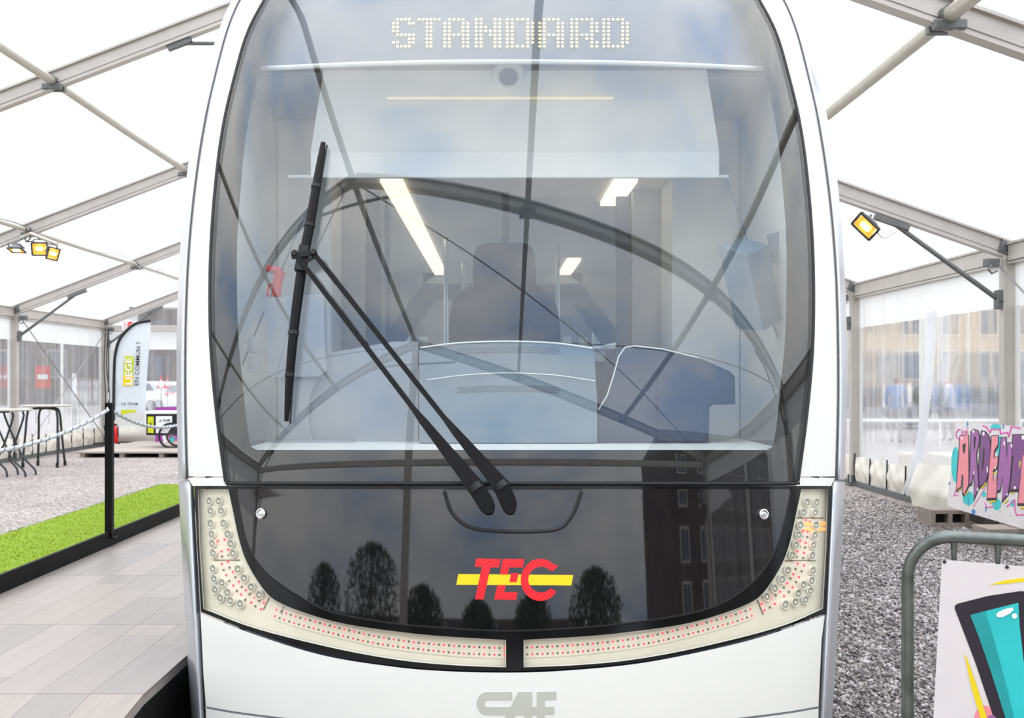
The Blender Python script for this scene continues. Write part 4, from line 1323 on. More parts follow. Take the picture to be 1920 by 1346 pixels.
# right monitor, tilted box on a bracket
m = MB()
fr_ = [(1346, 459), (1386, 446), (1440, 456), (1466, 600), (1426, 620), (1380, 617)]
face = [(1346, 459), (1408, 478), (1438, 606), (1380, 617)]
V = [tuple(at(x, y, Y)) for x, y, Y in ((1346, 460, 4.80), (1400, 480, 4.72), (1432, 620, 4.74), (1380, 616, 4.82), (1386, 446, 4.98), (1442, 458, 4.9), (1466, 600, 4.92), (1416, 602, 5.0))]
m.add(V, [(0, 1, 2, 3), (0, 4, 5, 1), (1, 5, 6, 2), (2, 6, 7, 3), (3, 7, 4, 0), (4, 7, 6, 5)])
MO = m.build('camera_monitor', M['dash'], TR)
q = [tuple(at(x, y, 4.96)) for x, y in ((1440, 440), (1476, 428), (1478, 486), (1452, 492))]
MB().add(q + [tuple(np.array(v) + (0, .03, 0)) for v in q], [(0, 1, 2, 3), (7, 6, 5, 4), (0, 4, 5, 1), (1, 5, 6, 2), (2, 6, 7, 3), (3, 7, 4, 0)]).build('monitor_bracket', M['dash'], MO)
# blind pull cords along both sides of the cab
for pts in (((603, 338), (560, 430), (505, 560), (452, 690)), ((1362, 334), (1395, 430), (1430, 560), (1470, 660))):
    MB().tube([at(x, y, 4.98) for x, y in pts], .004, 6).build('blind_cord', M['cab_mid'], TR, smooth=True)

# ================================================================== PLATFORM BESIDE THE TRAM
PZ, PXR, PXL = .45, -1.285, -2.65
DK = empty('boarding_platform', ((PXR + PXL) / 2, 6, 0), 'low boarding platform of grey wood-effect planks beside the tram', 'platform')
seams = [1.4, 2.72, 3.99, 5.12, 6.40, 7.62, 8.84, 10.06, 11.3]
def ramp(y):
    return PZ - .1 * max(0, 3.99 - y)
PW = (PXR - PXL) / 7
PROTO = {}
for i in range(len(seams) - 1):
    y0, y1 = seams[i], seams[i + 1]
    z0, z1 = ramp(y0), ramp(y1)
    V = []
    for z in (-.04, -.013):
        V += [(PXL, y0 + .002, z0 + z), (PXR, y0 + .002, z0 + z), (PXR, y1 - .002, z1 + z), (PXL, y1 - .002, z1 + z)]
    pn = MB().add(V, [(0, 3, 2, 1), (4, 5, 6, 7), (0, 1, 5, 4), (1, 2, 6, 5), (2, 3, 7, 6), (3, 0, 4, 7)]).build('deck_panel', M['deck_edge'], DK)
    for k in range(7):
        xa, xb = PXL + PW * k + .0006, PXL + PW * (k + 1) - .0006
        cut = y0 + (y1 - y0) * random.choice((.2, .35, .5, .65, .8))
        for ya, yb in ((y0 + .002, cut - .0006), (cut + .0006, y1 - .002)):
            t = lambda y: ramp(y)
            V = []
            for z in (-.013, 0):
                V += [(xa, ya, t(ya) + z), (xb, ya, t(ya) + z), (xb, yb, t(yb) + z), (xa, yb, t(yb) + z)]
            MB().add(V, [(0, 3, 2, 1), (4, 5, 6, 7), (0, 1, 5, 4), (1, 2, 6, 5), (2, 3, 7, 6), (3, 0, 4, 7)]).build('plank', random.choice(PLANKS), pn, fix=False)
for i in range(len(seams) - 1):
    y0, y1 = seams[i], seams[i + 1]
    for x in (PXR - .012, PXL - .82):
        V = []
        for xx in (x, x + .012):
            V += [(xx, y0, 0), (xx, y1, 0), (xx, y1, ramp(y1) - .042), (xx, y0, ramp(y0) - .042)]
        MB().add(V, [(0, 1, 2, 3), (7, 6, 5, 4), (0, 4, 5, 1), (1, 5, 6, 2), (2, 6, 7, 3), (3, 7, 4, 0)]).build('fascia_board', M['fascia'], DK)
MB().box((PXL - .8, 1.4, .02), (PXR - .02, 11.3, .10)).build('deck_base', M['fascia'], DK)
# black kerb boards along the far edge of the deck
kb = [1.4, 3.5, 5.0, 6.32, 7.62, 8.94, 10.1, 11.3]
for a, b in zip(kb[:-1], kb[1:]):
    MB().cbox((PXL - .022, a + .0015, ramp(a) - .02), (PXL, b - .0015, PZ + .10), .002).build('kerb_board', M['fascia'], DK)
# artificial turf
TF = MB().box((PXL - .80, 1.4, PZ + .0), (PXL - .024, 11.3, PZ + .06)).build('turf_strip', M['turf'], label='bright green artificial turf strip along the black kerb', cat='turf', kind='stuff')
n = 42000
bx = NPR.uniform(PXL - .83, PXL - .03, n); by = 4.2 + (11.3 - 4.2) * NPR.uniform(0, 1, n)
hh = NPR.uniform(.004, .010, n); an = NPR.uniform(0, 2 * math.pi, n)
lx, ly = NPR.normal(0, .008, n), NPR.normal(0, .008, n)
w_ = .0032
P3 = np.zeros((n, 3, 3))
P3[:, 0] = np.stack((bx - w_ * np.cos(an), by - w_ * np.sin(an), np.full(n, PZ + .058)), -1)
P3[:, 1] = np.stack((bx + w_ * np.cos(an), by + w_ * np.sin(an), np.full(n, PZ + .058)), -1)
P3[:, 2] = np.stack((bx + lx, by + ly, PZ + .058 + hh), -1)
me = bpy.data.meshes.new('turf_blades')
me.vertices.add(n * 3); me.vertices.foreach_set('co', P3.reshape(-1).astype(np.float32))
me.loops.add(n * 3); me.loops.foreach_set('vertex_index', np.arange(n * 3, dtype=np.int32))
me.polygons.add(n); me.polygons.foreach_set('loop_start', (np.arange(n) * 3).astype(np.int32))
me.update(calc_edges=True); me.materials.append(M['turf_blade'])
o = bpy.data.objects.new('turf_blades', me); COL.objects.link(o)
o.parent = TF; o.location = -wp(TF); WPOS[o.name] = np.zeros(3); tag(o, kind='stuff')

# ------------------------------------------------------------------ rope barrier
RX = PXL - .012
def bollard(Y, label):
    b = empty('rope_post', (RX, Y, PZ), label, 'post', 'rope posts along the platform kerb')
    MB().cbox((RX - .0245, Y - .0245, PZ + .06), (RX + .0245, Y + .0245, 1.435), .002).build('post_shaft', M['post'], b)
    MB().cbox((RX - .05, Y - .05, PZ + .055), (RX + .05, Y + .05, PZ + .063), .002).build('post_foot', M['post'], b)
    MB().tube([(RX - .005, Y - .034, 1.385), (RX - .005, Y - .024, 1.40), (RX, Y + .024, 1.40), (RX, Y + .034, 1.385)], .006, 8).build('rope_eye', M['chrome'], b, smooth=True)
    return b
bollard(7.53, 'square black rope post standing on the kerb in front of the turf')
def rope(y0, y1, zmin, label, ymin):
    r = empty('barrier_rope', (RX, (y0 + y1) / 2, 1.2), label, 'rope')
    ys = np.linspace(y0, y1, 120)
    z = zmin + (1.385 - zmin) * np.where(ys < ymin, ((ys - ymin) / (y0 - ymin)) ** 2, ((ys - ymin) / (y1 - ymin)) ** 2)
    c = np.stack((np.full(120, RX), ys, z), -1)
    MB().tube(c, .0115, 8).build('rope_core', M['rope'], r, smooth=True)
    ph = np.arange(120 * 4) / 4 * 1.55
    cc = np.stack([np.interp(np.linspace(0, 119, 480), np.arange(120), c[:, k]) for k in range(3)], -1)
    hx = cc + np.stack((.0095 * np.cos(ph), np.zeros(480), .0095 * np.sin(ph)), -1)
    MB().tube(hx, .0042, 5).build('rope_strand', M['rope_dark'], r, smooth=True)
rope(4.0, 7.50, 1.212, 'pale twisted rope sagging in front of the bar tables', 5.72)
rope(7.56, 10.3, 1.208, 'pale twisted rope sagging from the black post towards the tram', 8.92)

# ================================================================== CROWD BARRIER AND PAINTED BOARDS
def plane_hit(px, py, o, n, off=0.0):
    """where the sight line of (px, py) meets the plane through o with normal n (moved by off along n)"""
    d = np.array(((px - CX) / FPX, 1.0, -(py - CY) / FPX))
    c = np.array((0, 0, CAMH))
    o2 = np.array(o) + np.array(n) * off
    t = np.dot(o2 - c, n) / np.dot(d, n)
    return c + d * t
tdir = np.array((.31, -.14, 0)); tdir /= np.linalg.norm(tdir)
nb = np.array((tdir[1], -tdir[0], 0))             # faces the camera
O1 = at(1766, 1049, 3.86)
CB = empty('crowd_barrier', (1.9, 3.8, 0), 'galvanised steel crowd barrier with rounded corner beside the tram', 'barrier')
c0 = np.array((1.495, 3.97, 0))
def bp_(s, z): return c0 + tdir * s + np.array((0, 0, z))
R_ = .022
LEN = 2.1
path = [bp_(0, .12), bp_(0, .5), bp_(0, .88)] + [bp_(.155 - .155 * math.cos(a), .88 + .155 * math.sin(a)) for a in np.radians(np.linspace(10, 90, 9))] + [bp_(.6, 1.035), bp_(1.2, 1.035)] \
    + [bp_(LEN - .155 + .155 * math.cos(a), .88 + .155 * math.sin(a)) for a in np.radians(np.linspace(90, 0, 10))] + [bp_(LEN, .5), bp_(LEN, .12)]
MB().tube(path, R_, 18).build('barrier_frame', M['galv'], CB, smooth=True)
MB().tube([bp_(0, .2), bp_(LEN, .2)], .016, 12).build('bottom_rail', M['galv'], CB, smooth=True)
for k in range(13):
    s = .155 + .1425 * k
    MB().tube([bp_(s, .2), bp_(s, .95), bp_(s, .985), bp_(s, 1.02)], [.0085, .0085, .011, .013], 10).build('barrier_bar', M['galv'], CB, smooth=True)
for s in (.25, LEN - .25):
    q = bp_(s, 0)
    MB().tube([q + nb * -.3 + (0, 0, .02), q + (0, 0, .2), q + nb * .3 + (0, 0, .02)], .014, 8).build('barrier_foot', M['galv'], CB, smooth=True)
# painted board tied to the barrier
pb = lambda px, py, off=0.0: plane_hit(px, py, O1, nb, off)
PB = empty('painted_board', pb(1750, 1346), 'white board with a turquoise black-outlined painted letter fixed to the barrier', 'painted board')
def flat(name, pts, m, parent, hit, off, th, label=None):
    mm = MB()
    mm.prism(pts, lambda u, v, s: hit(u, v, off + (0 if s == 0 else -th)))
    return mm.build(name, m, parent, label=label)
flat('board_sheet', [(1766, 1049), (2300, 1092), (2300, 1560), (1738, 1560), (1750, 1346)], M['board'], PB, pb, 0, .012)
z8 = lambda p: zmap(p, 1500, 950, 3.4)
ell = lambda cx_, cy_, rx, ry, n=22: [(cx_ + rx * math.cos(a), cy_ + ry * math.sin(a)) for a in np.linspace(0, 2 * math.pi, n, endpoint=False)]
flat('paint_outline', z8([(985, 646), (988, 630), (1004, 618), (1200, 568), (1400, 538), (1452, 540), (1470, 800), (1500, 1900), (1440, 1900), (1290, 1500), (1235, 1346), (1120, 1000), (1040, 790)]), M['ink'], PB, pb, .0015, .0015)
flat('paint_fill', z8([(1085, 690), (1240, 650), (1392, 612), (1400, 760), (1428, 1000), (1436, 1200), (1450, 1600), (1395, 1600), (1310, 1346), (1220, 1060), (1140, 830)]), M['teal'], PB, pb, .003, .0015)
flat('paint_shade', z8([(1085, 690), (1180, 668), (1210, 760), (1260, 930), (1330, 1200), (1420, 1600), (1395, 1600), (1310, 1346), (1220, 1060), (1140, 830)]), M['teal_dark'], PB, pb, .0045, .0015)
flat('paint_highlight', z8([(1250, 690), (1262, 672), (1310, 650), (1355, 642), (1362, 656), (1340, 680), (1290, 704), (1258, 704)]), M['gwhite'], PB, pb, .0055, .001)
flat('paint_highlight', z8(ell(1368, 696, 17, 17)), M['gwhite'], PB, pb, .0055, .001)
flat('paint_stroke', z8([(1205, 498), (1300, 470), (1428, 452), (1560, 440), (1560, 462), (1428, 478), (1300, 492)]), M['gyellow'], PB, pb, .0015, .0015)
flat('paint_stroke', z8([(1046, 930), (1062, 960), (1120, 1120), (1192, 1346), (1250, 1560), (1215, 1560), (1150, 1346), (1092, 1150)]), M['gyellow'], PB, pb, .0035, .0015)
flat('paint_blob', z8(ell(1175, 1360, 66, 95)), M['pink'], PB, pb, .001, .0008)
flat('paint_blob', z8(ell(1222, 1372, 34, 46)), M['purple'], PB, pb, .002, .0008)
for (px, py) in ((1771, 1053), (1888, 1063)):
    c = pb(px, py)
    MB().lathe([(.006, -.03), (.006, .004)], c, nb, 10).build('board_screw', M['ink'], PB)
    
# lettered board leaning on the wall, on hollow blocks
O2 = np.array((5.0, 12.1, .2))
along = np.array((-.055, -1, 0)); along /= np.linalg.norm(along)
upv = np.array((.12, 0, .94)); upv /= np.linalg.norm(upv)
n2 = np.cross(upv, along); n2 /= np.linalg.norm(n2)
if n2[0] > 0: n2 = -n2
gb = lambda px, py, off=0.0: plane_hit(px, py, O2, n2, off)
GB = empty('lettered_board', O2, 'white board lettered ARDENTE in pink and purple graffiti, resting on hollow blocks', 'painted board')
flat('board_sheet', [(1793.5, 788.5), (2120, 820), (2120, 1052), (1775, 949)], M['board'], GB, gb, 0, .018)
z5 = lambda p: zmap(p, 1760, 780, 5.38)
def expand(pts, d):
    pts = np.array(pts, float)
    a = 0.5 * np.sum(pts[:, 0] * np.roll(pts[:, 1], -1) - np.roll(pts[:, 0], -1) * pts[:, 1])
    sg = 1 if a > 0 else -1
    out = []
    for i in range(len(pts)):
        e1 = pts[i] - pts[i - 1]; e2 = pts[(i + 1) % len(pts)] - pts[i]
        n1 = np.array((e1[1], -e1[0])) / (np.linalg.norm(e1) + 1e-9) * sg
        n2_ = np.array((e2[1], -e2[0])) / (np.linalg.norm(e2) + 1e-9) * sg
        b = n1 + n2_
        b /= max(.6, np.linalg.norm(b)) 
        out.append(tuple(pts[i] + b * d))
    return out
for cx_, cy_, rx, ry in ((168, 490, 42, 180), (300, 830, 60, 70), (585, 890, 45, 60), (455, 790, 22, 30), (575, 112, 55, 32), (745, 880, 26, 34), (625, 320, 40, 120)):
    flat('paint_splash', z5(ell(cx_, cy_, rx, ry)), M['teal'], GB, gb, .0012, .001)
for cx_, cy_, rx, ry in ((350, 965, 20, 28), (108, 680, 8, 18), (290, 78, 8, 28), (475, 930, 7, 42), (650, 105, 8, 26), (300, 870, 6, 40), (150, 355, 6, 14), (725, 1000, 3, 10), (515, 1015, 3, 10), (620, 965, 3, 8)):
    flat('paint_drip', z5(ell(cx_, cy_, rx, ry, 12)), M['gblue'], GB, gb, .0016, .001)
def stroke(pts, w, m):
    pts = [np.array(p, float) for p in pts]
    for a, b in zip(pts[:-1], pts[1:]):
        d = (b - a) / (np.linalg.norm(b - a) + 1e-9); nn = np.array((-d[1], d[0])) * w
        flat('paint_line', z5([a + nn - d * w, b + nn + d * w, b - nn + d * w, a - nn - d * w]), m, GB, gb, .002, .001)
stroke([(447, 100), (482, 112), (515, 165), (532, 132), (618, 134), (624, 178), (692, 166), (708, 205), (732, 108), (820, 122)], 7, M['magenta'])
stroke([(168, 742), (154, 806), (200, 790)], 4, M['magenta']); stroke([(466, 872), (486, 926), (566, 906)], 5, M['magenta'])
stroke([(690, 912), (766, 846), (768, 938), (784, 1000), (900, 990)], 6, M['magenta']); stroke([(476, 716), (350, 912)], 3, M['magenta'])
LET = [('a', 'pink', [(218, 200), (298, 196), (300, 560), (299, 690), (258, 785), (246, 770), (250, 612), (236, 580), (222, 712), (182, 742), (190, 600), (206, 380)], [[(238, 290), (272, 270), (268, 360), (246, 380)]]),
       ('r', 'purple', [(330, 160), (355, 138), (393, 150), (408, 200), (400, 290), (374, 390), (392, 560), (400, 715), (356, 838), (362, 640), (352, 560), (330, 672), (308, 686), (318, 500)], [[(352, 215), (374, 198), (370, 300), (352, 350)]]),
       ('d', 'violet', [(432, 150), (470, 162), (505, 205), (520, 290), (516, 420), (500, 560), (468, 672), (412, 708), (406, 560), (420, 330)], [[(452, 310), (463, 335), (456, 480), (440, 560), (436, 470)]]),
       ('e', 'pink', [(538, 202), (598, 198), (596, 285), (558, 350), (554, 425), (596, 408), (590, 505), (548, 545), (546, 660), (586, 600), (580, 822), (490, 826), (505, 600)], []),
       ('n', 'purple', [(632, 222), (680, 216), (686, 470), (700, 270), (744, 276), (722, 600), (700, 770), (640, 852), (648, 600), (618, 742), (586, 752), (604, 520)], []),
       ('t', 'violet', [(748, 190), (861, 192), (960, 200), (960, 398), (850, 395), (812, 738), (722, 742), (756, 420), (744, 396)], []),
       ('e', 'pink', [(852, 350), (980, 360), (980, 500), (940, 540), (975, 600), (975, 880), (800, 878), (830, 600)], [])]
for ch, colr, pts, holes in LET:
    sh = [(x - 2, y + 22) for x, y in pts]
    lo_ = expand(sh, 9)
    flat('letter_shadow_' + ch, z5(lo_), M['ink'], GB, gb, .0022, .001)
    lt = flat('letter_outline_' + ch, z5(expand(pts, 11)), M['ink'], GB, gb, .0032, .0015)
    flat('letter_' + ch, z5(pts), M[colr], GB, gb, .0048, .0015, label='%s graffiti letter %s' % (colr, ch.upper()))
    for h in holes:
        flat('letter_counter', z5(h), M['ink'], GB, gb, .0056, .001)
for pts in ([(196, 752), (226, 728), (228, 738), (198, 764)], [(262, 790), (300, 752), (304, 762), (266, 800)], [(424, 726), (478, 665), (482, 678), (430, 738)], [(504, 862), (576, 848), (576, 862), (506, 878)], [(652, 880), (698, 834), (702, 848), (656, 890)], [(724, 770), (760, 772), (758, 786), (726, 782)], [(816, 452), (830, 450), (820, 520), (812, 530)], [(548, 575), (586, 562), (584, 576), (550, 588)], [(820, 915), (880, 912), (880, 930), (822, 934)]):
    flat('paint_dash', z5(pts), M['gyellow'], GB, gb, .0058, .001)
for cx_, cy_, rx, ry in ((452, 178, 12, 20), (350, 155, 10, 14), (660, 275, 8, 26), (850, 215, 14, 24), (768, 722, 12, 16), (392, 740, 7, 18), (490, 540, 7, 36), (572, 520, 6, 16), (690, 790, 8, 12), (735, 300, 8, 20), (355, 572, 6, 20), (232, 225, 10, 14)):
    flat('paint_glint', z5(ell(cx_, cy_, rx, ry, 12)), M['gwhite'], GB, gb, .0062, .001)
text_obj('script_word', 'Cité', (0, 0, 125, 100), lambda u, v, d: gb(1760 + (170 + u) / 5.38, 780 + (240 - .30 * u - v) / 5.38, .003 - d), M['magenta'], GB, depth=.001)
# hollow blocks
def block(Y0, Y1, X0, X1, label):
    b = empty('hollow_block', ((X0 + X1) / 2, (Y0 + Y1) / 2, 0), label, 'concrete block', 'concrete blocks under the lettered board')
    m = MB()
    m.cbox((X0, Y0, .0), (X1, Y1, .045), .006); m.cbox((X0, Y0, .145), (X1, Y1, .19), .006)
    n = 3
    for k in range(n):
        xa = X0 + (X1 - X0 - .045) * k / (n - 1)
        m.cbox((xa, Y0, .04), (xa + .045, Y1, .15), .004)
    m.build('block_shell', M['concrete'], b)
    MB().box((X0 + .02, Y0 + .12, .04), (X1 - .02, Y1 - .02, .15)).build('block_hole_shade', M['dark_hole'], b)  # dark filling: shade inside the holes put into the colour
block(11.75, 12.15, 4.68, 5.09, 'hollow concrete block under the far end of the lettered board')
block(10.25, 10.6, 4.62, 5.02, 'hollow concrete block under the lettered board, seen through the barrier')

# ================================================================== BAR TABLES
def round_top(T, c, r, z):
    MB().lathe([(r - .03, z - .028), (r - .006, z - .022), (r, z - .012), (r - .004, z), (r - .02, z + .002)], (c[0], c[1], 0), (0, 0, 1), 36).build('table_top', M['table_top'], T, smooth=True)
    MB().lathe([(.10, z - .06), (.10, z - .028)], (c[0], c[1], 0), (0, 0, 1), 18).build('top_bracket', M['table_leg'], T, smooth=True)
c1 = at(86, 760, 19.9)
T1 = empty('bar_table', (c1[0], c1[1], 0), 'tall round bar table with four straight splayed legs beside the clear wall', 'table', 'bar tables')
round_top(T1, c1, .44, 1.12)
for dy, wid, sp in ((-.16, .30, .02), (.16, .22, .03)):
    pth = smooth_path([(c1[0] - wid - sp, c1[1] + dy * 1.6, .0), (c1[0] - wid + .01, c1[1] + dy * 1.2, .62), (c1[0] - wid + .03, c1[1] + dy, .95), (c1[0] - wid + .10, c1[1] + dy, 1.055), (c1[0] + wid - .10, c1[1] + dy, 1.055), (c1[0] + wid - .03, c1[1] + dy, .95), (c1[0] + wid - .01, c1[1] + dy * 1.2, .62), (c1[0] + wid + sp, c1[1] + dy * 1.6, .0)], 6)
    MB().tube(pth, .021, 10).build('leg', M['table_leg'], T1, smooth=True)
for dx, dy in ((-.31, -.25), (.31, -.25), (-.25, .25), (.25, .25)):
    MB().tube([(c1[0] + dx, c1[1] + dy, .0), (c1[0] + dx * .99, c1[1] + dy, .09)], .027, 10).build('leg_foot', M['black_rubber'], T1, smooth=True)
c2 = at(6, 768, 18.0)
T2 = empty('bar_table', (c2[0], c2[1], 0), 'tall round bar table with crossed folding legs at the picture edge', 'table', 'bar tables')
round_top(T2, c2, .46, 1.10)
for dy in (-.2, .2):
    for pts in (((33, 772), (34, 784), (20, 826), (11, 846), (7, 862), (21, 879), (24, 893)), ((-4, 772), (2, 790), (14, 818), (27, 847), (36, 862), (55, 881), (58, 893)), ((-18, 772), (-30, 800), (-42, 850), (-48, 893))):
        q = [at(x, y, 18.0) + (0, dy, 0) for x, y in smooth_path(pts, 4)]
        for k in q: k[2] = max(k[2], .0)
        MB().tube(q, .018, 8).build('leg', M['table_leg'], T2, smooth=True)

# ================================================================== FLOODLIGHTS
def floodlight(pos, n, up, size, hook, label):
    pos = np.array(pos, float); n = np.array(n, float); n /= np.linalg.norm(n)
    r = np.cross(n, up); r /= np.linalg.norm(r); u = np.cross(r, n)
    fl = empty('floodlight', pos, label, 'floodlight', 'halogen floodlights clamped to the marquee frame')
    q = lambda a, b, c: pos + r * a * size + u * b * size + n * c * size
    def fru(w0, h0, c0, w1, h1, c1_, mi=0, m=None):
        m = m or MB()
        V = [q(i * w0, j * h0, c0) for i, j in ((-1, -1), (1, -1), (1, 1), (-1, 1))] + [q(i * w1, j * h1, c1_) for i, j in ((-1, -1), (1, -1), (1, 1), (-1, 1))]
        return m.add(V, [(3, 2, 1, 0), (4, 5, 6, 7), (0, 1, 5, 4), (1, 2, 6, 5), (2, 3, 7, 6), (3, 0, 4, 7)], mi)
    m = fru(.25, .18, -.42, .42, .36, -.08)
    for k in (-.12, 0, .12):
        fru(.02, .14, -.5, .02, .16, -.4, m=m) if k == 0 else m.add([q(k - .015, -.14, -.5), q(k + .015, -.14, -.5), q(k + .015, .14, -.5), q(k - .015, .14, -.5), q(k - .015, -.16, -.4), q(k + .015, -.16, -.4), q(k + .015, .16, -.4), q(k - .015, .16, -.4)], [(3, 2, 1, 0), (4, 5, 6, 7), (0, 1, 5, 4), (1, 2, 6, 5), (2, 3, 7, 6), (3, 0, 4, 7)])
    m.build('lamp_housing', M['flood_body'], fl)
    m = MB()
    for a, b in (((-.5, -.42), (.5, -.42)), ((.5, -.42), (.5, .42)), ((.5, .42), (-.5, .42)), ((-.5, .42), (-.5, -.42))):
        m.beam(q(a[0], a[1], -.03), q(b[0], b[1], -.03), .09 * size, .1 * size, up=n)
    m.build('lamp_frame', M['flood_frame'], fl)
    m = MB().add([q(-.44, -.37, -.02), q(.44, -.37, -.02), q(.44, .37, -.02), q(-.44, .37, -.02), q(-.36, -.3, -.07), q(.36, -.3, -.07), q(.36, .3, -.07), q(-.36, .3, -.07)], [(4, 5, 6, 7), (0, 1, 5, 4), (1, 2, 6, 5), (2, 3, 7, 6), (3, 0, 4, 7)])
    m.build('reflector', M['flood_refl'], fl)
    MB().tube([q(-.2, .02, -.02), q(.2, .02, -.02)], .1 * size, 10).build('halogen_bulb', M['flood_bulb'], fl, smooth=True)
    hook = np.array(hook, float)
    m = MB()
    for s in (-1, 1):
        m.beam(q(s * .52, 0, -.2), q(s * .4, .6, -.3), .03 * size * 2, .02, up=n)
    m.beam(q(-.42, .6, -.3), q(.42, .6, -.3), .05 * size, .02, up=n)
    m.tube([q(0, .6, -.3), hook], .012, 8)
    m.build('lamp_yoke', M['alu_dark'], fl)
    return fl
zl = lambda x, y: at(x, y, 16.2)
floodlight(zl(31, 470), (-.05, -.25, -1), (0, -1, .2), .21, zl(44, 447), 'lit floodlight tilted down, outermost of the three on the tent purlin')
floodlight(zl(74, 467), (.12, -1, -.28), (0, 0, 1), .22, zl(68, 443), 'lit yellow floodlight facing straight out, middle of the three on the tent purlin')
floodlight(zl(100, 476), (.9, -.42, -.30), (.2, 0, 1), .21, zl(92, 450), 'lit floodlight turned sideways, innermost of the three on the tent purlin')
floodlight(at(1622, 425, 11.3), (-.72, -.40, -.56), tuple(np.cross((.67, -.2, -.74), (-.72, -.40, -.56))), .25, at(1634, 402, 11.4), 'single lit floodlight hanging under the rafter on the graffiti side')
# lamp bar that carries the three floodlights, and their cables
LB = empty('lamp_bar', zl(68, 440), 'galvanised pipe carrying three floodlights under the marquee rafter', 'pipe')
MB().tube([zl(40, 446), zl(58, 438), zl(108, 458)], .03, 10).build('bar_pipe', M['tube'], LB, smooth=True)
MB().tube(smooth_path([zl(50, 436), zl(46, 446), zl(52, 452), zl(60, 440)], 5), .012, 6).build('bar_clamp', M['alu_dark'], LB, smooth=True)
for i, (pts, lb) in enumerate(((((0, 410), (30, 418), (50, 430), (48, 452), (62, 452)), 'black cable looping over the rafter to the three floodlights'),)):
    MB().tube(smooth_path([zl(x, y) for x, y in pts], 6), .008, 6).build('lamp_cable', M['cable'], smooth=True, label=lb, cat='cable')
MB().tube(smooth_path([at(x, y, 11.3) for x, y in ((1643, 430), (1650, 442), (1660, 446), (1672, 440), (1684, 432))], 6), .006, 6).build('lamp_cable', M['cable_w'], smooth=True, label='thin grey cable hanging from the single floodlight', cat='cable')
MB().tube(smooth_path([at(x, y, 18.5) for x, y in ((130, 452), (160, 466), (195, 474), (232, 480), (250, 490), (262, 502), (285, 510), (302, 505), (314, 520), (334, 525))], 5), .007, 6).build('lamp_cable', M['cable_w'], smooth=True, label='thin cable strung along the lower purlin behind the three floodlights', cat='cable')
for k, dx in enumerate((-.03, .03)):
    MB().tube(smooth_path([(XL + .13 + dx, 26.05, 2.8), (XL + .11 + dx, 26.0, 1.9), (XL + .16 + dx * 1.5, 26.0, 1.2), (XL + .13 + dx, 26.0, .05)], 6), .012, 6).build('power_cable', M['cable'], smooth=True, label=('black power cable running down the far corner post' if k == 0 else 'second black power cable down the far corner post, beside the flag'), cat='cable')

# ================================================================== FLAG, SIGN, CARGO BIKE at the far end
FY = 25.3
zf = lambda p: zmap(p, 200, 580, 4.807)
fh = lambda px, py, off=0.0: at(px, py, FY - off)
FL = empty('feather_flag', (float(fh(213, 800)[0]), FY, 0), 'white feather flag reading LIEGE EN COMMUN on a black curved pole', 'flag')
curve = [tuple(p) for p in smooth_path([(62, 1000), (62, 850), (64, 700), (68, 520), (78, 400), (112, 280), (180, 190), (270, 125), (396, 100)], 5)]
outl = curve + [(392, 240), (384, 340), (366, 560), (352, 760), (345, 920), (260, 928), (170, 942), (110, 968), (86, 990)]
def fcloth(u, v, s):
    q = at(u, v, FY + .02 * math.sin(u * .35 + v * .08))
    return q + np.array((0, .004 * s, 0))
m = MB(); m.prism(zf(outl), fcloth); m.build('flag_cloth', M['flag'], FL)
MB().tube([fh(x, y, .03) for x, y in zf(curve)], .035, 8).build('flag_sleeve', M['flag_black'], FL, smooth=True)
b0 = fh(212.9, 788)
MB().tube([b0, (b0[0], FY, .05)], .016, 8).build('flag_pole', M['flag_black'], FL, smooth=True)
m = MB()
for a in range(4):
    d = np.array((math.cos(a * 1.57 + .6), math.sin(a * 1.57 + .6), 0)) * .45
    m.beam((b0[0], FY, .13), (b0[0] + d[0], FY + d[1], .12), .04, .025)
m.build('flag_base', M['flag_black'], FL)
flat('flag_block', zf([(160, 420), (245, 424), (236, 690), (146, 688)]), M['lime'], FL, fh, .03, .004)
flat('flag_block', zf([(152, 600), (240, 600), (236, 690), (146, 688)]), M['logo_yellow'], FL, fh, .034, .003)
text_obj('flag_word', 'LIEGE', (0, 0, 240, 62), lambda u, v, d: fh(*zf([(228 - v - .03 * u + 4, 678 - u)])[0], .04 - d), M['print_white'], FL, bold=.02, depth=.003)
for wd, u0, u1 in (('EN', 0, 72), ('COMMUN', 92, 348), ('!', 376, 386)):
    text_obj('flag_word', wd, (u0, 0, u1, 38), lambda u, v, d: fh(*zf([(288 - v + .045 * u, 684 - u)])[0], .035 - d), M['print_black'], FL, bold=.004, depth=.003)
text_obj('flag_word', 'LE TRAM', (136, 0, 280, 22), lambda u, v, d: fh(*zf([(u, 862 - v)])[0], .035 - d), M['print_black'], FL, bold=.015, depth=.003, spacing=1.15)
flat('flag_block', zf([(132, 905), (265, 906), (262, 928), (190, 936), (140, 952), (126, 952)]), M['lime'], FL, fh, .03, .003)
# sign on the gable beam behind the flag
SG = empty('gable_sign', at(236, 622, 26.0), 'small white sign with red marks on the gable beam above the flag', 'sign')
gs = lambda px, py, off=0.0: at(px, py, 25.95 - off)
flat('sign_plate', zf([(140, 104), (290, 104), (290, 192), (140, 192)]), M['print_white'], SG, gs, 0, .02)
for pts in ([(158, 112), (163, 112), (163, 186), (158, 186)], [(163, 140), (186, 140), (186, 145), (163, 145)], [(182, 112), (187, 112), (187, 186), (182, 186)], [(194, 112), (232, 112), (232, 128), (212, 128), (212, 142), (230, 142), (230, 158), (212, 158), (212, 186), (194, 186)]):
    flat('sign_mark', zf(pts), M['red'], SG, gs, .004, .004)
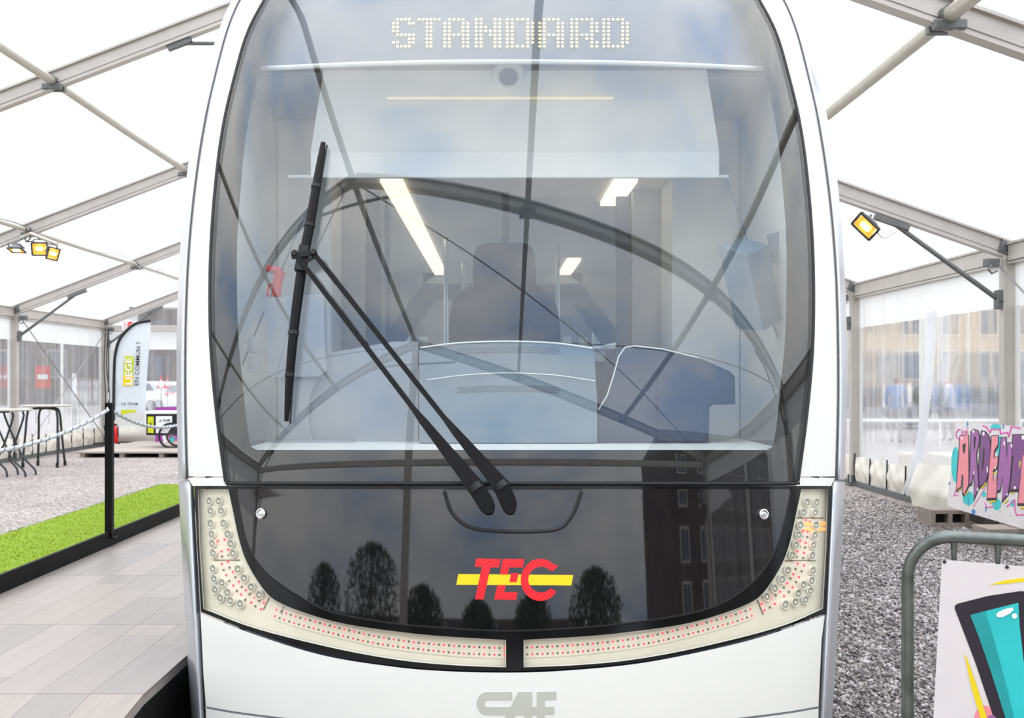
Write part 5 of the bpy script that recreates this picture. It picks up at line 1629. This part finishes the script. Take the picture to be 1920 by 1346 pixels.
# low wooden stage of boards at the far end
ST = empty('low_stage', (-6.8, 24, 0), 'low pale boarded stage under the cargo bike and flag', 'stage')
x0s, x1s = -8.5, -4.9
for k in range(9):
    ya = 22.15 + k * .42
    MB().cbox((x0s + .02 * (k % 2), ya, .085), (x1s, ya + .415, .125), .006).build('stage_board', M['pallet'], ST)
for k in range(5):
    MB().cbox((x0s + .05 + k * .8, 22.2, .0), (x0s + .15 + k * .8, 25.9, .084), .004).build('stage_joist', M['pallet'], ST)
# fire extinguisher
EX = empty('fire_extinguisher', at(215, 832, 25.0), 'red fire extinguisher standing at the foot of the corner post', 'extinguisher')
q = at(215.5, 832, 25.0); q[2] = .125
MB().lathe([(.06, 0), (.075, .02), (.075, .30), (.06, .35), (.03, .38), (.025, .41)], q, (0, 0, 1), 18).build('cylinder_body', M['red'], EX, smooth=True)
MB().cbox(q + (-.05, -.02, .41), q + (.03, .02, .45), .008).tube([q + (.03, 0, .43), q + (.08, -.02, .38), q + (.085, -.03, .15)], .012, 8).build('valve_hose', M['black_rubber'], EX)

# cargo bike
BY = 23.4
BK = empty('cargo_bike', at(310, 838, BY), 'cargo bike with white-lidded lime and white box printed LE TRAM', 'cargo bike')
bk = lambda px, py, off=0.0: at(px, py, BY - off)
zb = zf
bx0, bx1 = float(at(274, 800, BY)[0]), float(at(352, 800, BY)[0])
zt_, zb_ = float(at(300, 776, BY)[2]), float(at(300, 816, BY)[2])
MB().cbox((bx0, BY, zb_), (bx1, BY + .6, zt_), .012).build('cargo_box', M['flag_black'], BK)
MB().cbox((bx0 - .03, BY - .03, zt_), (bx1 + .03, BY + .63, zt_ + .055), .012).build('box_lid', M['print_white'], BK)
flat('box_panel', zb([(370, 966), (424, 966), (424, 1116), (370, 1112)]), M['lime'], BK, bk, .006, .006)
flat('box_panel', zb([(444, 962), (590, 962), (590, 1050), (548, 1116), (444, 1116)]), M['print_white'], BK, bk, .006, .006)
text_obj('box_word', 'LE TRAM', (470, 0, 568, 22), lambda u, v, d: bk(*zb([(u, 1016 - v - .08 * (u - 470))])[0], .008 - d), M['print_black'], BK, bold=.015, depth=.002)
text_obj('box_word', 'TEC', (378, 0, 414, 20), lambda u, v, d: bk(*zb([(u, 1040 - v)])[0], .008 - d), M['print_black'], BK, bold=.01, depth=.002)
def wheel(cx_, cy_, Y, r, tyre):
    w = empty('bike_wheel', at(cx_, cy_, Y), parent=BK)
    c = at(cx_, cy_, Y); c[2] = .125 + r
    MB().tube([c + (r * math.cos(a), 0, r * math.sin(a)) for a in np.linspace(0, 2 * math.pi, 40, endpoint=False)], .024, 8, closed=True).build('tyre', tyre, w, smooth=True)
    m = MB().tube([c + (0, -.04, 0), c + (0, .04, 0)], .025, 10)
    for k in range(12):
        a = k * math.pi / 6
        m.tube([c, c + ((r - .02) * math.cos(a), 0, (r - .02) * math.sin(a))], .003, 5)
    m.build('spokes', M['spoke'], w)
    return w
wheel(321, 820, BY - .06, .26, M['tyre']); wheel(334, 820, BY + .66, .26, M['brown_tyre']); wheel(395, 820, BY + .3, .32, M['tyre'])
fr0 = at(345, 815, BY); fr1 = at(395, 815, BY)
MB().tube([(fr0[0], BY + .3, .42), (fr0[0] + .3, BY + .3, .36), (fr1[0] - .12, BY + .3, .95)], .022, 8).tube([(fr0[0] + .3, BY + .3, .36), (fr1[0], BY + .3, .45)], .018, 8).cbox((fr1[0] - .26, BY + .22, .95), (fr1[0], BY + .38, 1.02), .03).build('bike_frame', M['flag_black'], BK, smooth=True)
MB().tube([(fr0[0] + .02, BY + .0, 1.0), (fr0[0] + .06, BY + .3, 1.02), (fr0[0] + .02, BY + .6, 1.0)], .015, 8).build('handlebar', M['flag_black'], BK, smooth=True)
# violet display panel standing behind the bike
vp = lambda px, py, off=0.0: at(px, py, 25.6 - off)
VP = empty('violet_panel', vp(312, 838), 'low violet printed panel standing behind the cargo bike', 'panel')
flat('panel_sheet', [(292, 763), (352, 763), (352, 838), (291, 838)], M['violet_panel'], VP, vp, 0, .02)
flat('panel_spot', [(304, 818), (312, 814), (318, 824), (308, 834)], M['print_white'], VP, vp, .004, .003)
flat('panel_spot', [(318, 822), (326, 818), (330, 832), (320, 836)], M['teal'], VP, vp, .004, .003)
flat('panel_spot', [(326, 826), (340, 824), (340, 838), (326, 838)], M['pink'], VP, vp, .005, .003)

# ================================================================== OUTSIDE THE MARQUEE
def car(pos, rot, paint, label, L=4.1, H=1.48, W=1.75, group=None):
    pos = np.array(pos, float)
    ca, sa = math.cos(rot), math.sin(rot)
    C = empty('parked_car', pos, label, 'car', group)
    T = lambda a, b, z: pos + np.array((a * ca - b * sa, a * sa + b * ca, z))
    k = L / 4.1
    lower = [(-2.0 * k, .35), (-2.05 * k, .62), (-1.98 * k, .88), (-1.0 * k, 1.0), (1.55 * k, .98), (1.98 * k, .92), (2.05 * k, .6), (2.0 * k, .32), (1.7 * k, .22), (-1.7 * k, .22)]
    upper = [(-1.12 * k, .98), (-.42 * k, H - .05), (.1 * k, H), (1.1 * k, H - .03), (1.55 * k, H - .14), (1.92 * k, .95)]
    tap = lambda z: W / 2 - max(0, z - .95) * .30
    m = MB()
    m.prism(lower, lambda u, v, s: T(u, (1 if s else -1) * (W / 2 - (.06 if v < .4 else 0)), v))
    m.prism(upper, lambda u, v, s: T(u, (1 if s else -1) * tap(v), v))
    m.build('car_body', paint, C)
    for s in (-1, 1):
        for poly in ([(-.9 * k, 1.03), (-.36 * k, H - .11), (.28 * k, H - .07), (.28 * k, 1.03)], [(.36 * k, 1.03), (.36 * k, H - .07), (1.06 * k, H - .10), (1.42 * k, 1.10), (1.40 * k, 1.03)]):
            MB().prism(poly, lambda u, v, q: T(u, s * (tap(v) + .004 + .006 * q), v)).build('side_glass', M['pane'], C)
    for pts in ([(-1.10, 1.02), (-.46, H - .09)], [(1.90, 1.03), (1.62, H - .17)]):
        V = []
        for off in (.02, .03):
            for (u, v) in pts:
                for s in (-1, 1):
                    V.append(T(u * k + (-off if u < 0 else off), s * (tap(v) - .1), v))
        MB().add(V, [(0, 1, 3, 2), (6, 7, 5, 4), (0, 4, 5, 1), (2, 3, 7, 6)]).build('screen_glass', M['pane'], C)
    for u in (-1.28, 1.25):
        for s in (-1, 1):
            w = empty('car_wheel', T(u * k, s * (W / 2 - .1), .31), parent=C)
            ax = T(0, 1, 0) - T(0, 0, 0)
            MB().lathe([(.2, -.1), (.31, -.095), (.32, 0), (.31, .095), (.2, .1)], T(u * k, s * (W / 2 - .1), .31), ax, 22).build('tyre', M['tyre'], w, smooth=True)
            MB().lathe([(.19, -.11), (.19, .11)], T(u * k, s * (W / 2 - .1), .31), ax, 12).build('rim', M['spoke'], w)
    for s in (-1, 1):
        MB().cbox(np.minimum(T(1.9 * k, s * .62 - .14, .82), T(2.04 * k, s * .62 + .14, .96)), np.maximum(T(1.9 * k, s * .62 - .14, .82), T(2.04 * k, s * .62 + .14, .96)), .02).build('tail_lamp', M['red'], C)
        MB().cbox(np.minimum(T(-2.06 * k, s * .62 - .16, .66), T(-1.95 * k, s * .62 + .16, .82)), np.maximum(T(-2.06 * k, s * .62 - .16, .66), T(-1.95 * k, s * .62 + .16, .82)), .02).build('head_lamp', M['print_white'], C)
    return C
P_WHITE = mat('car_white', srgb(232, 232, 232), .25); P_RED = mat('car_red', srgb(196, 44, 44), .3)
P_DARK = mat('car_dark', srgb(52, 54, 60), .25); P_GREY = mat('car_grey', srgb(132, 136, 142), .3); P_GREEN = mat('car_green', srgb(96, 168, 128), .3)
car((-34.8 * 52 / 55 + 16.2, 52, 0), math.radians(-28), P_WHITE, 'white hatchback parked outside beyond the flag and cargo bike')
car((-30, 44, 0), .2, P_RED, 'red car outside, blurred behind the clear window by the crossed-leg table')
car((-25.5, 46, 0), -.1, P_GREEN, 'pale green car outside, blurred behind the clear window beside the corner post')
car((16.8, 40, 0), .1, P_DARK, 'dark car parked outside behind the two standing walkers')
car((21.6, 42, 0), -.15, P_GREY, 'grey car parked outside above the planter trough')
car((12.2, 43, 0), .05, P_GREY, 'grey car parked outside, partly hidden by the tent post next to the tram')
car((15.6, 36, 0), .04, P_GREY, 'tall grey van parked outside behind the person in blue', L=5.2, H=2.5, W=2.0)
car((21.2, 37, 0), -.05, P_DARK, 'tall dark van parked outside over the planter trough', L=5.2, H=2.4, W=2.0)
# warning sign
WSx, WSy = at(302, 720, 46)[0], 46
WS_ = empty('road_sign', (WSx, WSy, 0), 'triangular red and white warning sign above the white hatchback', 'road sign')
MB().tube([(WSx, WSy + .03, 0), (WSx, WSy + .03, 1.9)], .03, 8).build('sign_post', M['alu_dark'], WS_, smooth=True)
rs = lambda px, py, off=0.0: at(px, py, WSy - off)
flat('sign_plate', [(302, 701), (313, 728), (293, 728)], M['red'], WS_, rs, 0, .03)
flat('sign_face', [(302, 709), (308.5, 724), (297, 724)], M['print_white'], WS_, rs, .01, .01)

for nm, x0, x1, y0, y1, Y, col, lb in (('notice_board', 66, 94, 686, 728, 40, 'red', 'red and white board outside, blurred behind the window over the splayed-leg table'),
                                   ('notice_board', 135, 144, 700, 738, 38, 'print_white', 'narrow white board outside, blurred behind the window next to the corner post')):
    sb_ = lambda px, py, off=0.0: at(px, py, Y - off)
    B_ = empty(nm, sb_((x0 + x1) / 2, y1) * (1, 1, 0), lb, 'board')
    flat('board_face', [(x0, y0), (x1, y0), (x1, y1), (x0, y1)], M[col], B_, sb_, 0, .05)
    if col == 'red':
        flat('board_stripe', [(x0 + 4, 702), (x1 - 4, 702), (x1 - 4, 711), (x0 + 4, 711)], M['print_white'], B_, sb_, .02, .02)
    for xx in (x0 + 2, x1 - 2):
        q_ = sb_(xx, y1, -.06)
        MB().tube([(q_[0], q_[1], -.03), q_ + (0, 0, .2)], .03, 8).build('board_leg', M['alu_dark'], B_)

def person(pos, rot, jacket, trousers, hair, label, h=1.7, stride=.1):
    pos = np.array(pos, float); ca, sa = math.cos(rot), math.sin(rot)
    pts = {'pelvis': (0, 0, .95), 'spine': (0, .01, 1.12), 'chest': (0, .0, 1.32), 'neck': (0, -.01, 1.47), 'head': (0, -.03, 1.58), 'crown': (0, -.02, 1.68),
           'shL': (.18, 0, 1.40), 'elL': (.25, .03, 1.13), 'haL': (.22, -.10, .92), 'shR': (-.18, 0, 1.40), 'elR': (-.25, .03, 1.13), 'haR': (-.22, -.10, .92),
           'hipL': (.09, 0, .90), 'knL': (.10, -stride, .50), 'anL': (.10, -stride * .6, .09), 'toL': (.11, -stride * .6 - .16, .04),
           'hipR': (-.09, 0, .90), 'knR': (-.10, stride * .2, .50), 'anR': (-.10, stride, .09), 'toR': (-.11, stride - .16, .04)}
    ed = [('pelvis', 'spine'), ('spine', 'chest'), ('chest', 'neck'), ('neck', 'head'), ('head', 'crown'), ('chest', 'shL'), ('shL', 'elL'), ('elL', 'haL'), ('chest', 'shR'), ('shR', 'elR'), ('elR', 'haR'),
          ('pelvis', 'hipL'), ('hipL', 'knL'), ('knL', 'anL'), ('anL', 'toL'), ('pelvis', 'hipR'), ('hipR', 'knR'), ('knR', 'anR'), ('anR', 'toR')]
    rad = {'pelvis': .15, 'spine': .145, 'chest': .155, 'neck': .058, 'head': .095, 'crown': .075, 'sh': .075, 'el': .055, 'ha': .042, 'hip': .095, 'kn': .065, 'an': .045, 'to': .04}
    names = list(pts)
    me = bpy.data.meshes.new('person')
    me.from_pydata([pts[k] for k in names], [(names.index(a), names.index(b)) for a, b in ed], [])
    o = bpy.data.objects.new('person', me); COL.objects.link(o)
    sk = o.modifiers.new('s', 'SKIN'); sb = o.modifiers.new('d', 'SUBSURF'); sb.levels = 2; sb.render_levels = 2
    for i, k in enumerate(names):
        r = rad.get(k, rad.get(k[:-1], .05))
        me.skin_vertices[0].data[i].radius = (r, r * (.8 if k in ('chest', 'spine', 'pelvis') else 1))
        me.skin_vertices[0].data[i].use_root = (k == 'pelvis')
    bpy.context.view_layer.update()
    dg = bpy.context.evaluated_depsgraph_get()
    me2 = bpy.data.meshes.new_from_object(o.evaluated_get(dg))
    bpy.data.objects.remove(o)
    me2.materials.clear()
    for m_ in (trousers, jacket, M['skin'], hair, M['tyre']): me2.materials.append(m_)
    for p in me2.polygons:
        x, y, z = p.center
        armd = abs(x) > .19 and z < .99
        p.material_index = 4 if z < .10 else (2 if (armd and z < .97) else (0 if z < .90 else (1 if z < 1.475 else (3 if (z > 1.635 or y > -.005) and z > 1.52 else 2))))
        p.use_smooth = True
    sc = h / 1.72
    for v in me2.vertices:
        x, y, z = v.co
        v.co = ((x * ca - y * sa) * sc, (x * sa + y * ca) * sc, z * sc)
    o = bpy.data.objects.new('person', me2); COL.objects.link(o); o.location = pos; WPOS[o.name] = pos
    return tag(o, label, 'person', 'walkers outside the clear wall')
J_BLUE = mat('blue_jacket', srgb(66, 128, 200), .7); J_WHITE = mat('white_jacket', srgb(232, 228, 226), .7); T_DARK = mat('dark_trousers', srgb(58, 62, 78), .8)
T_LIGHT = mat('light_trousers', srgb(176, 170, 168), .8); H_BROWN = mat('brown_hair', srgb(120, 84, 56), .8); H_DARK = mat('dark_hair', srgb(60, 48, 42), .8); J_NAVY = mat('navy_jacket', srgb(44, 54, 84), .7)
person(at(1680, 828, 27.0) * (1, 1, 0), 2.7, J_BLUE, T_LIGHT, H_BROWN, 'person in a bright blue jacket walking outside the clear wall', 1.68)
person(at(1779, 828, 27.6) * (1, 1, 0), -2.2, J_WHITE, T_DARK, H_BROWN, 'person in a white top standing outside next to the planter', 1.7)
person(at(1728, 828, 28.4) * (1, 1, 0), 2.0, J_NAVY, T_DARK, H_DARK, 'person in navy clothes outside, behind the gathered door curtain', 1.66)
# planter trough
px0, px1 = at(1812, 790, 26.5), at(1876, 790, 26.5)
PT = empty('planter_trough', ((px0[0] + px1[0]) / 2, 26.5, 0), 'long grey planter trough with green shrubs outside the clear wall', 'planter')
for k in range(3):
    xa = px0[0] + (px1[0] - px0[0]) * k / 3
    MB().cbox((xa + .01, 26.5, 0), (xa + (px1[0] - px0[0]) / 3 - .01, 27.1, 1.0), .02).build('trough_box', P_GREY, PT)
V, Fc = [], []
for i in range(700):
    c = np.array((random.uniform(px0[0], px1[0]), random.uniform(26.55, 27.05), 1.0 + abs(random.gauss(0, .14))))
    a = NPR.normal(0, .06, (3, 3)); b = len(V)
    V += list(c + a); Fc.append((b, b + 1, b + 2))
MB().add(V, Fc).build('shrub_leaves', M['leaf2'], PT, fix=False, kind='stuff')
# kerb stone slab outside the wall and street guard rail
MB().cbox((7.6, 17.5, -.03), (9.4, 19.4, .3), .03).build('stone_block', M['stone_trim'], label='pale stone slab lying outside the clear wall behind the skirt', cat='stone block')
SR_ = empty('street_rail', (12, 25.6, 0), 'thin pale railing outside in front of the walkers', 'railing')
MB().tube([(6.2, 25.6, .62), (16.5, 25.6, .62)], .03, 8).build('top_rail', M['print_white'], SR_, smooth=True)
for k in range(6):
    MB().tube([(6.6 + k * 1.9, 25.6, -.03), (6.6 + k * 1.9, 25.6, .62)], .025, 8).build('rail_post', M['print_white'], SR_, smooth=True)

# buildings
def building(pos, w, h, d, face, m, label, nx, nz, axis='y', z0=1.0, ww=1.0, wh=1.5, roof=True, trim='stone_trim'):
    pos = np.array(pos, float)
    B = empty('town_building', pos, label, 'building')
    if axis == 'y':
        T = lambda a, b, z: pos + np.array((a, b * face, z))
    else:
        T = lambda a, b, z: pos + np.array((b * face, a, z))
    def bx(a0, b0, z0_, a1, b1, z1, nm, mm, par):
        p, q = T(a0, b0, z0_), T(a1, b1, z1)
        return MB().box(np.minimum(p, q), np.maximum(p, q)).build(nm, mm, par)
    bx(-w / 2, 0, 0, w / 2, d, h, 'facade', m, B)
    if roof:
        V = [T(-w / 2, -.3, h), T(w / 2, -.3, h), T(w / 2, d, h), T(-w / 2, d, h), T(-w / 2 + 1, d / 2, h + 2.6), T(w / 2 - 1, d / 2, h + 2.6)]
        MB().add(V, [(0, 1, 5, 4), (1, 2, 5), (2, 3, 4, 5), (3, 0, 4), (3, 2, 1, 0)]).build('roof', M['roofslate'], B)
    for i in range(nx):
        for k in range(nz):
            a = -w / 2 + w * (i + .5) / nx; z = z0 + (h - z0 - .6) * (k + .25) / nz
            wn = bx(a - ww / 2 - .12, -.05, z - .12, a + ww / 2 + .12, .02, z + wh + .12, 'window', M[trim], B)
            bx(a - ww / 2, -.07, z, a - .03, -.04, z + wh, 'pane', M['pane'], wn); bx(a + .03, -.07, z, a + ww / 2, -.04, z + wh, 'pane', M['pane'], wn)
    return B
building((-37, 66, 0), 24, 4.6, 8, 1, M['facade_l'], 'brown stone town building outside behind the bar tables', 8, 1, roof=False, trim='facade_g')
building((-17, 70, 0), 13, 6.2, 8, 1, M['facade_l'], 'brown stone town building outside behind the white hatchback', 4, 2, roof=False, trim='facade_l')
building((29, 62, 0), 13, 6.6, 8, 1, M['facade_r'], 'beige town building with tall windows outside behind the planter', 6, 2, ww=.9, wh=1.5, roof=False)
building((15, 78, 0), 14, 6.4, 8, 1, M['facade_g'], 'pale grey town building outside next to the tent post beside the tram', 5, 2, roof=False)
def tree(pos, h, label, m, seed, crown=True, wide=.30, low=.42):
    rs_ = random.Random(seed)
    pos = np.array(pos, float)
    T = empty('street_tree', pos, label, 'tree')
    MB().tube([pos, pos + (.05, .02, h * .3), pos + (-.06, 0, h * .6), pos + (.1, .1, h * .9)], [.24, .19, .14, .04], 10).build('trunk', M['bark'], T, smooth=True)
    m2 = MB()
    for k in range(9):
        a = rs_.uniform(0, 6.28); z = h * rs_.uniform(.4, .75)
        e = np.array((math.cos(a), math.sin(a), .9)) * h * .24
        m2.tube([pos + (0, 0, z), pos + (0, 0, z) + e * .5 + (0, 0, .1), pos + (0, 0, z) + e], [.08, .05, .015], 6)
    m2.build('branches', M['bark'], T, smooth=True)
    if crown:
        V, Fc = [], []
        for i in range(3400):
            a = rs_.uniform(0, 6.28); r = h * wide * rs_.random() ** .5; zz = h * (low + (1.04 - low) * rs_.random())
            r *= math.sqrt(max(.05, 1 - ((zz / h - (low + 1.02) / 2) / ((1.06 - low) / 2)) ** 2))
            c = pos + (r * math.cos(a), r * math.sin(a), zz); b = len(V)
            V += [c + np.array([rs_.gauss(0, .18) for _ in range(3)]) for _ in range(3)]; Fc.append((b, b + 1, b + 2))
        MB().add(V, Fc).build('foliage', m, T, fix=False, kind='stuff')
    return T
tree((-21.5, 34, 0), 4.6, 'street tree with dark trunk outside, behind the window next to the corner post', M['leaf'], 3)
tree((-36, 50, 0), 5.2, 'street tree outside behind the window over the crossed-leg table', M['leaf'], 4)
# behind the photographer: mirrored in the black nose and the glass
for i, (x, y, h, lb) in enumerate(((-34, -52, 7.0, 'bushy dark tree behind the viewer, mirrored at the outer edge of the tram nose'), (-22, -50, 8.6, 'tallest bushy tree behind the viewer, mirrored below the latch of the tram nose'),
                              (-14, -54, 5.6, 'bushy dark tree behind the viewer, mirrored low between latch and logo'), (-5, -56, 4.6, 'low bush behind the viewer, mirrored beside the yellow logo bar'),
                              (4, -54, 5.0, 'low bush behind the viewer, mirrored under the logo'), (13, -48, 6.4, 'bushy dark tree behind the viewer, mirrored next to the brown building'))):
    tree((x, y, 0), h, lb, M['leaf'], 20 + i, wide=.62, low=.02)
building((28, -24, 0), 26, 9.5, 8, -1, M['facade_l'], 'dark brown building behind the viewer, mirrored in the tram nose', 9, 3)
building((-20, -66, 0), 70, 3.6, 8, -1, M['facade_l'], 'low brown building behind the viewer, mirrored at the foot of the tram nose', 14, 1, roof=False)
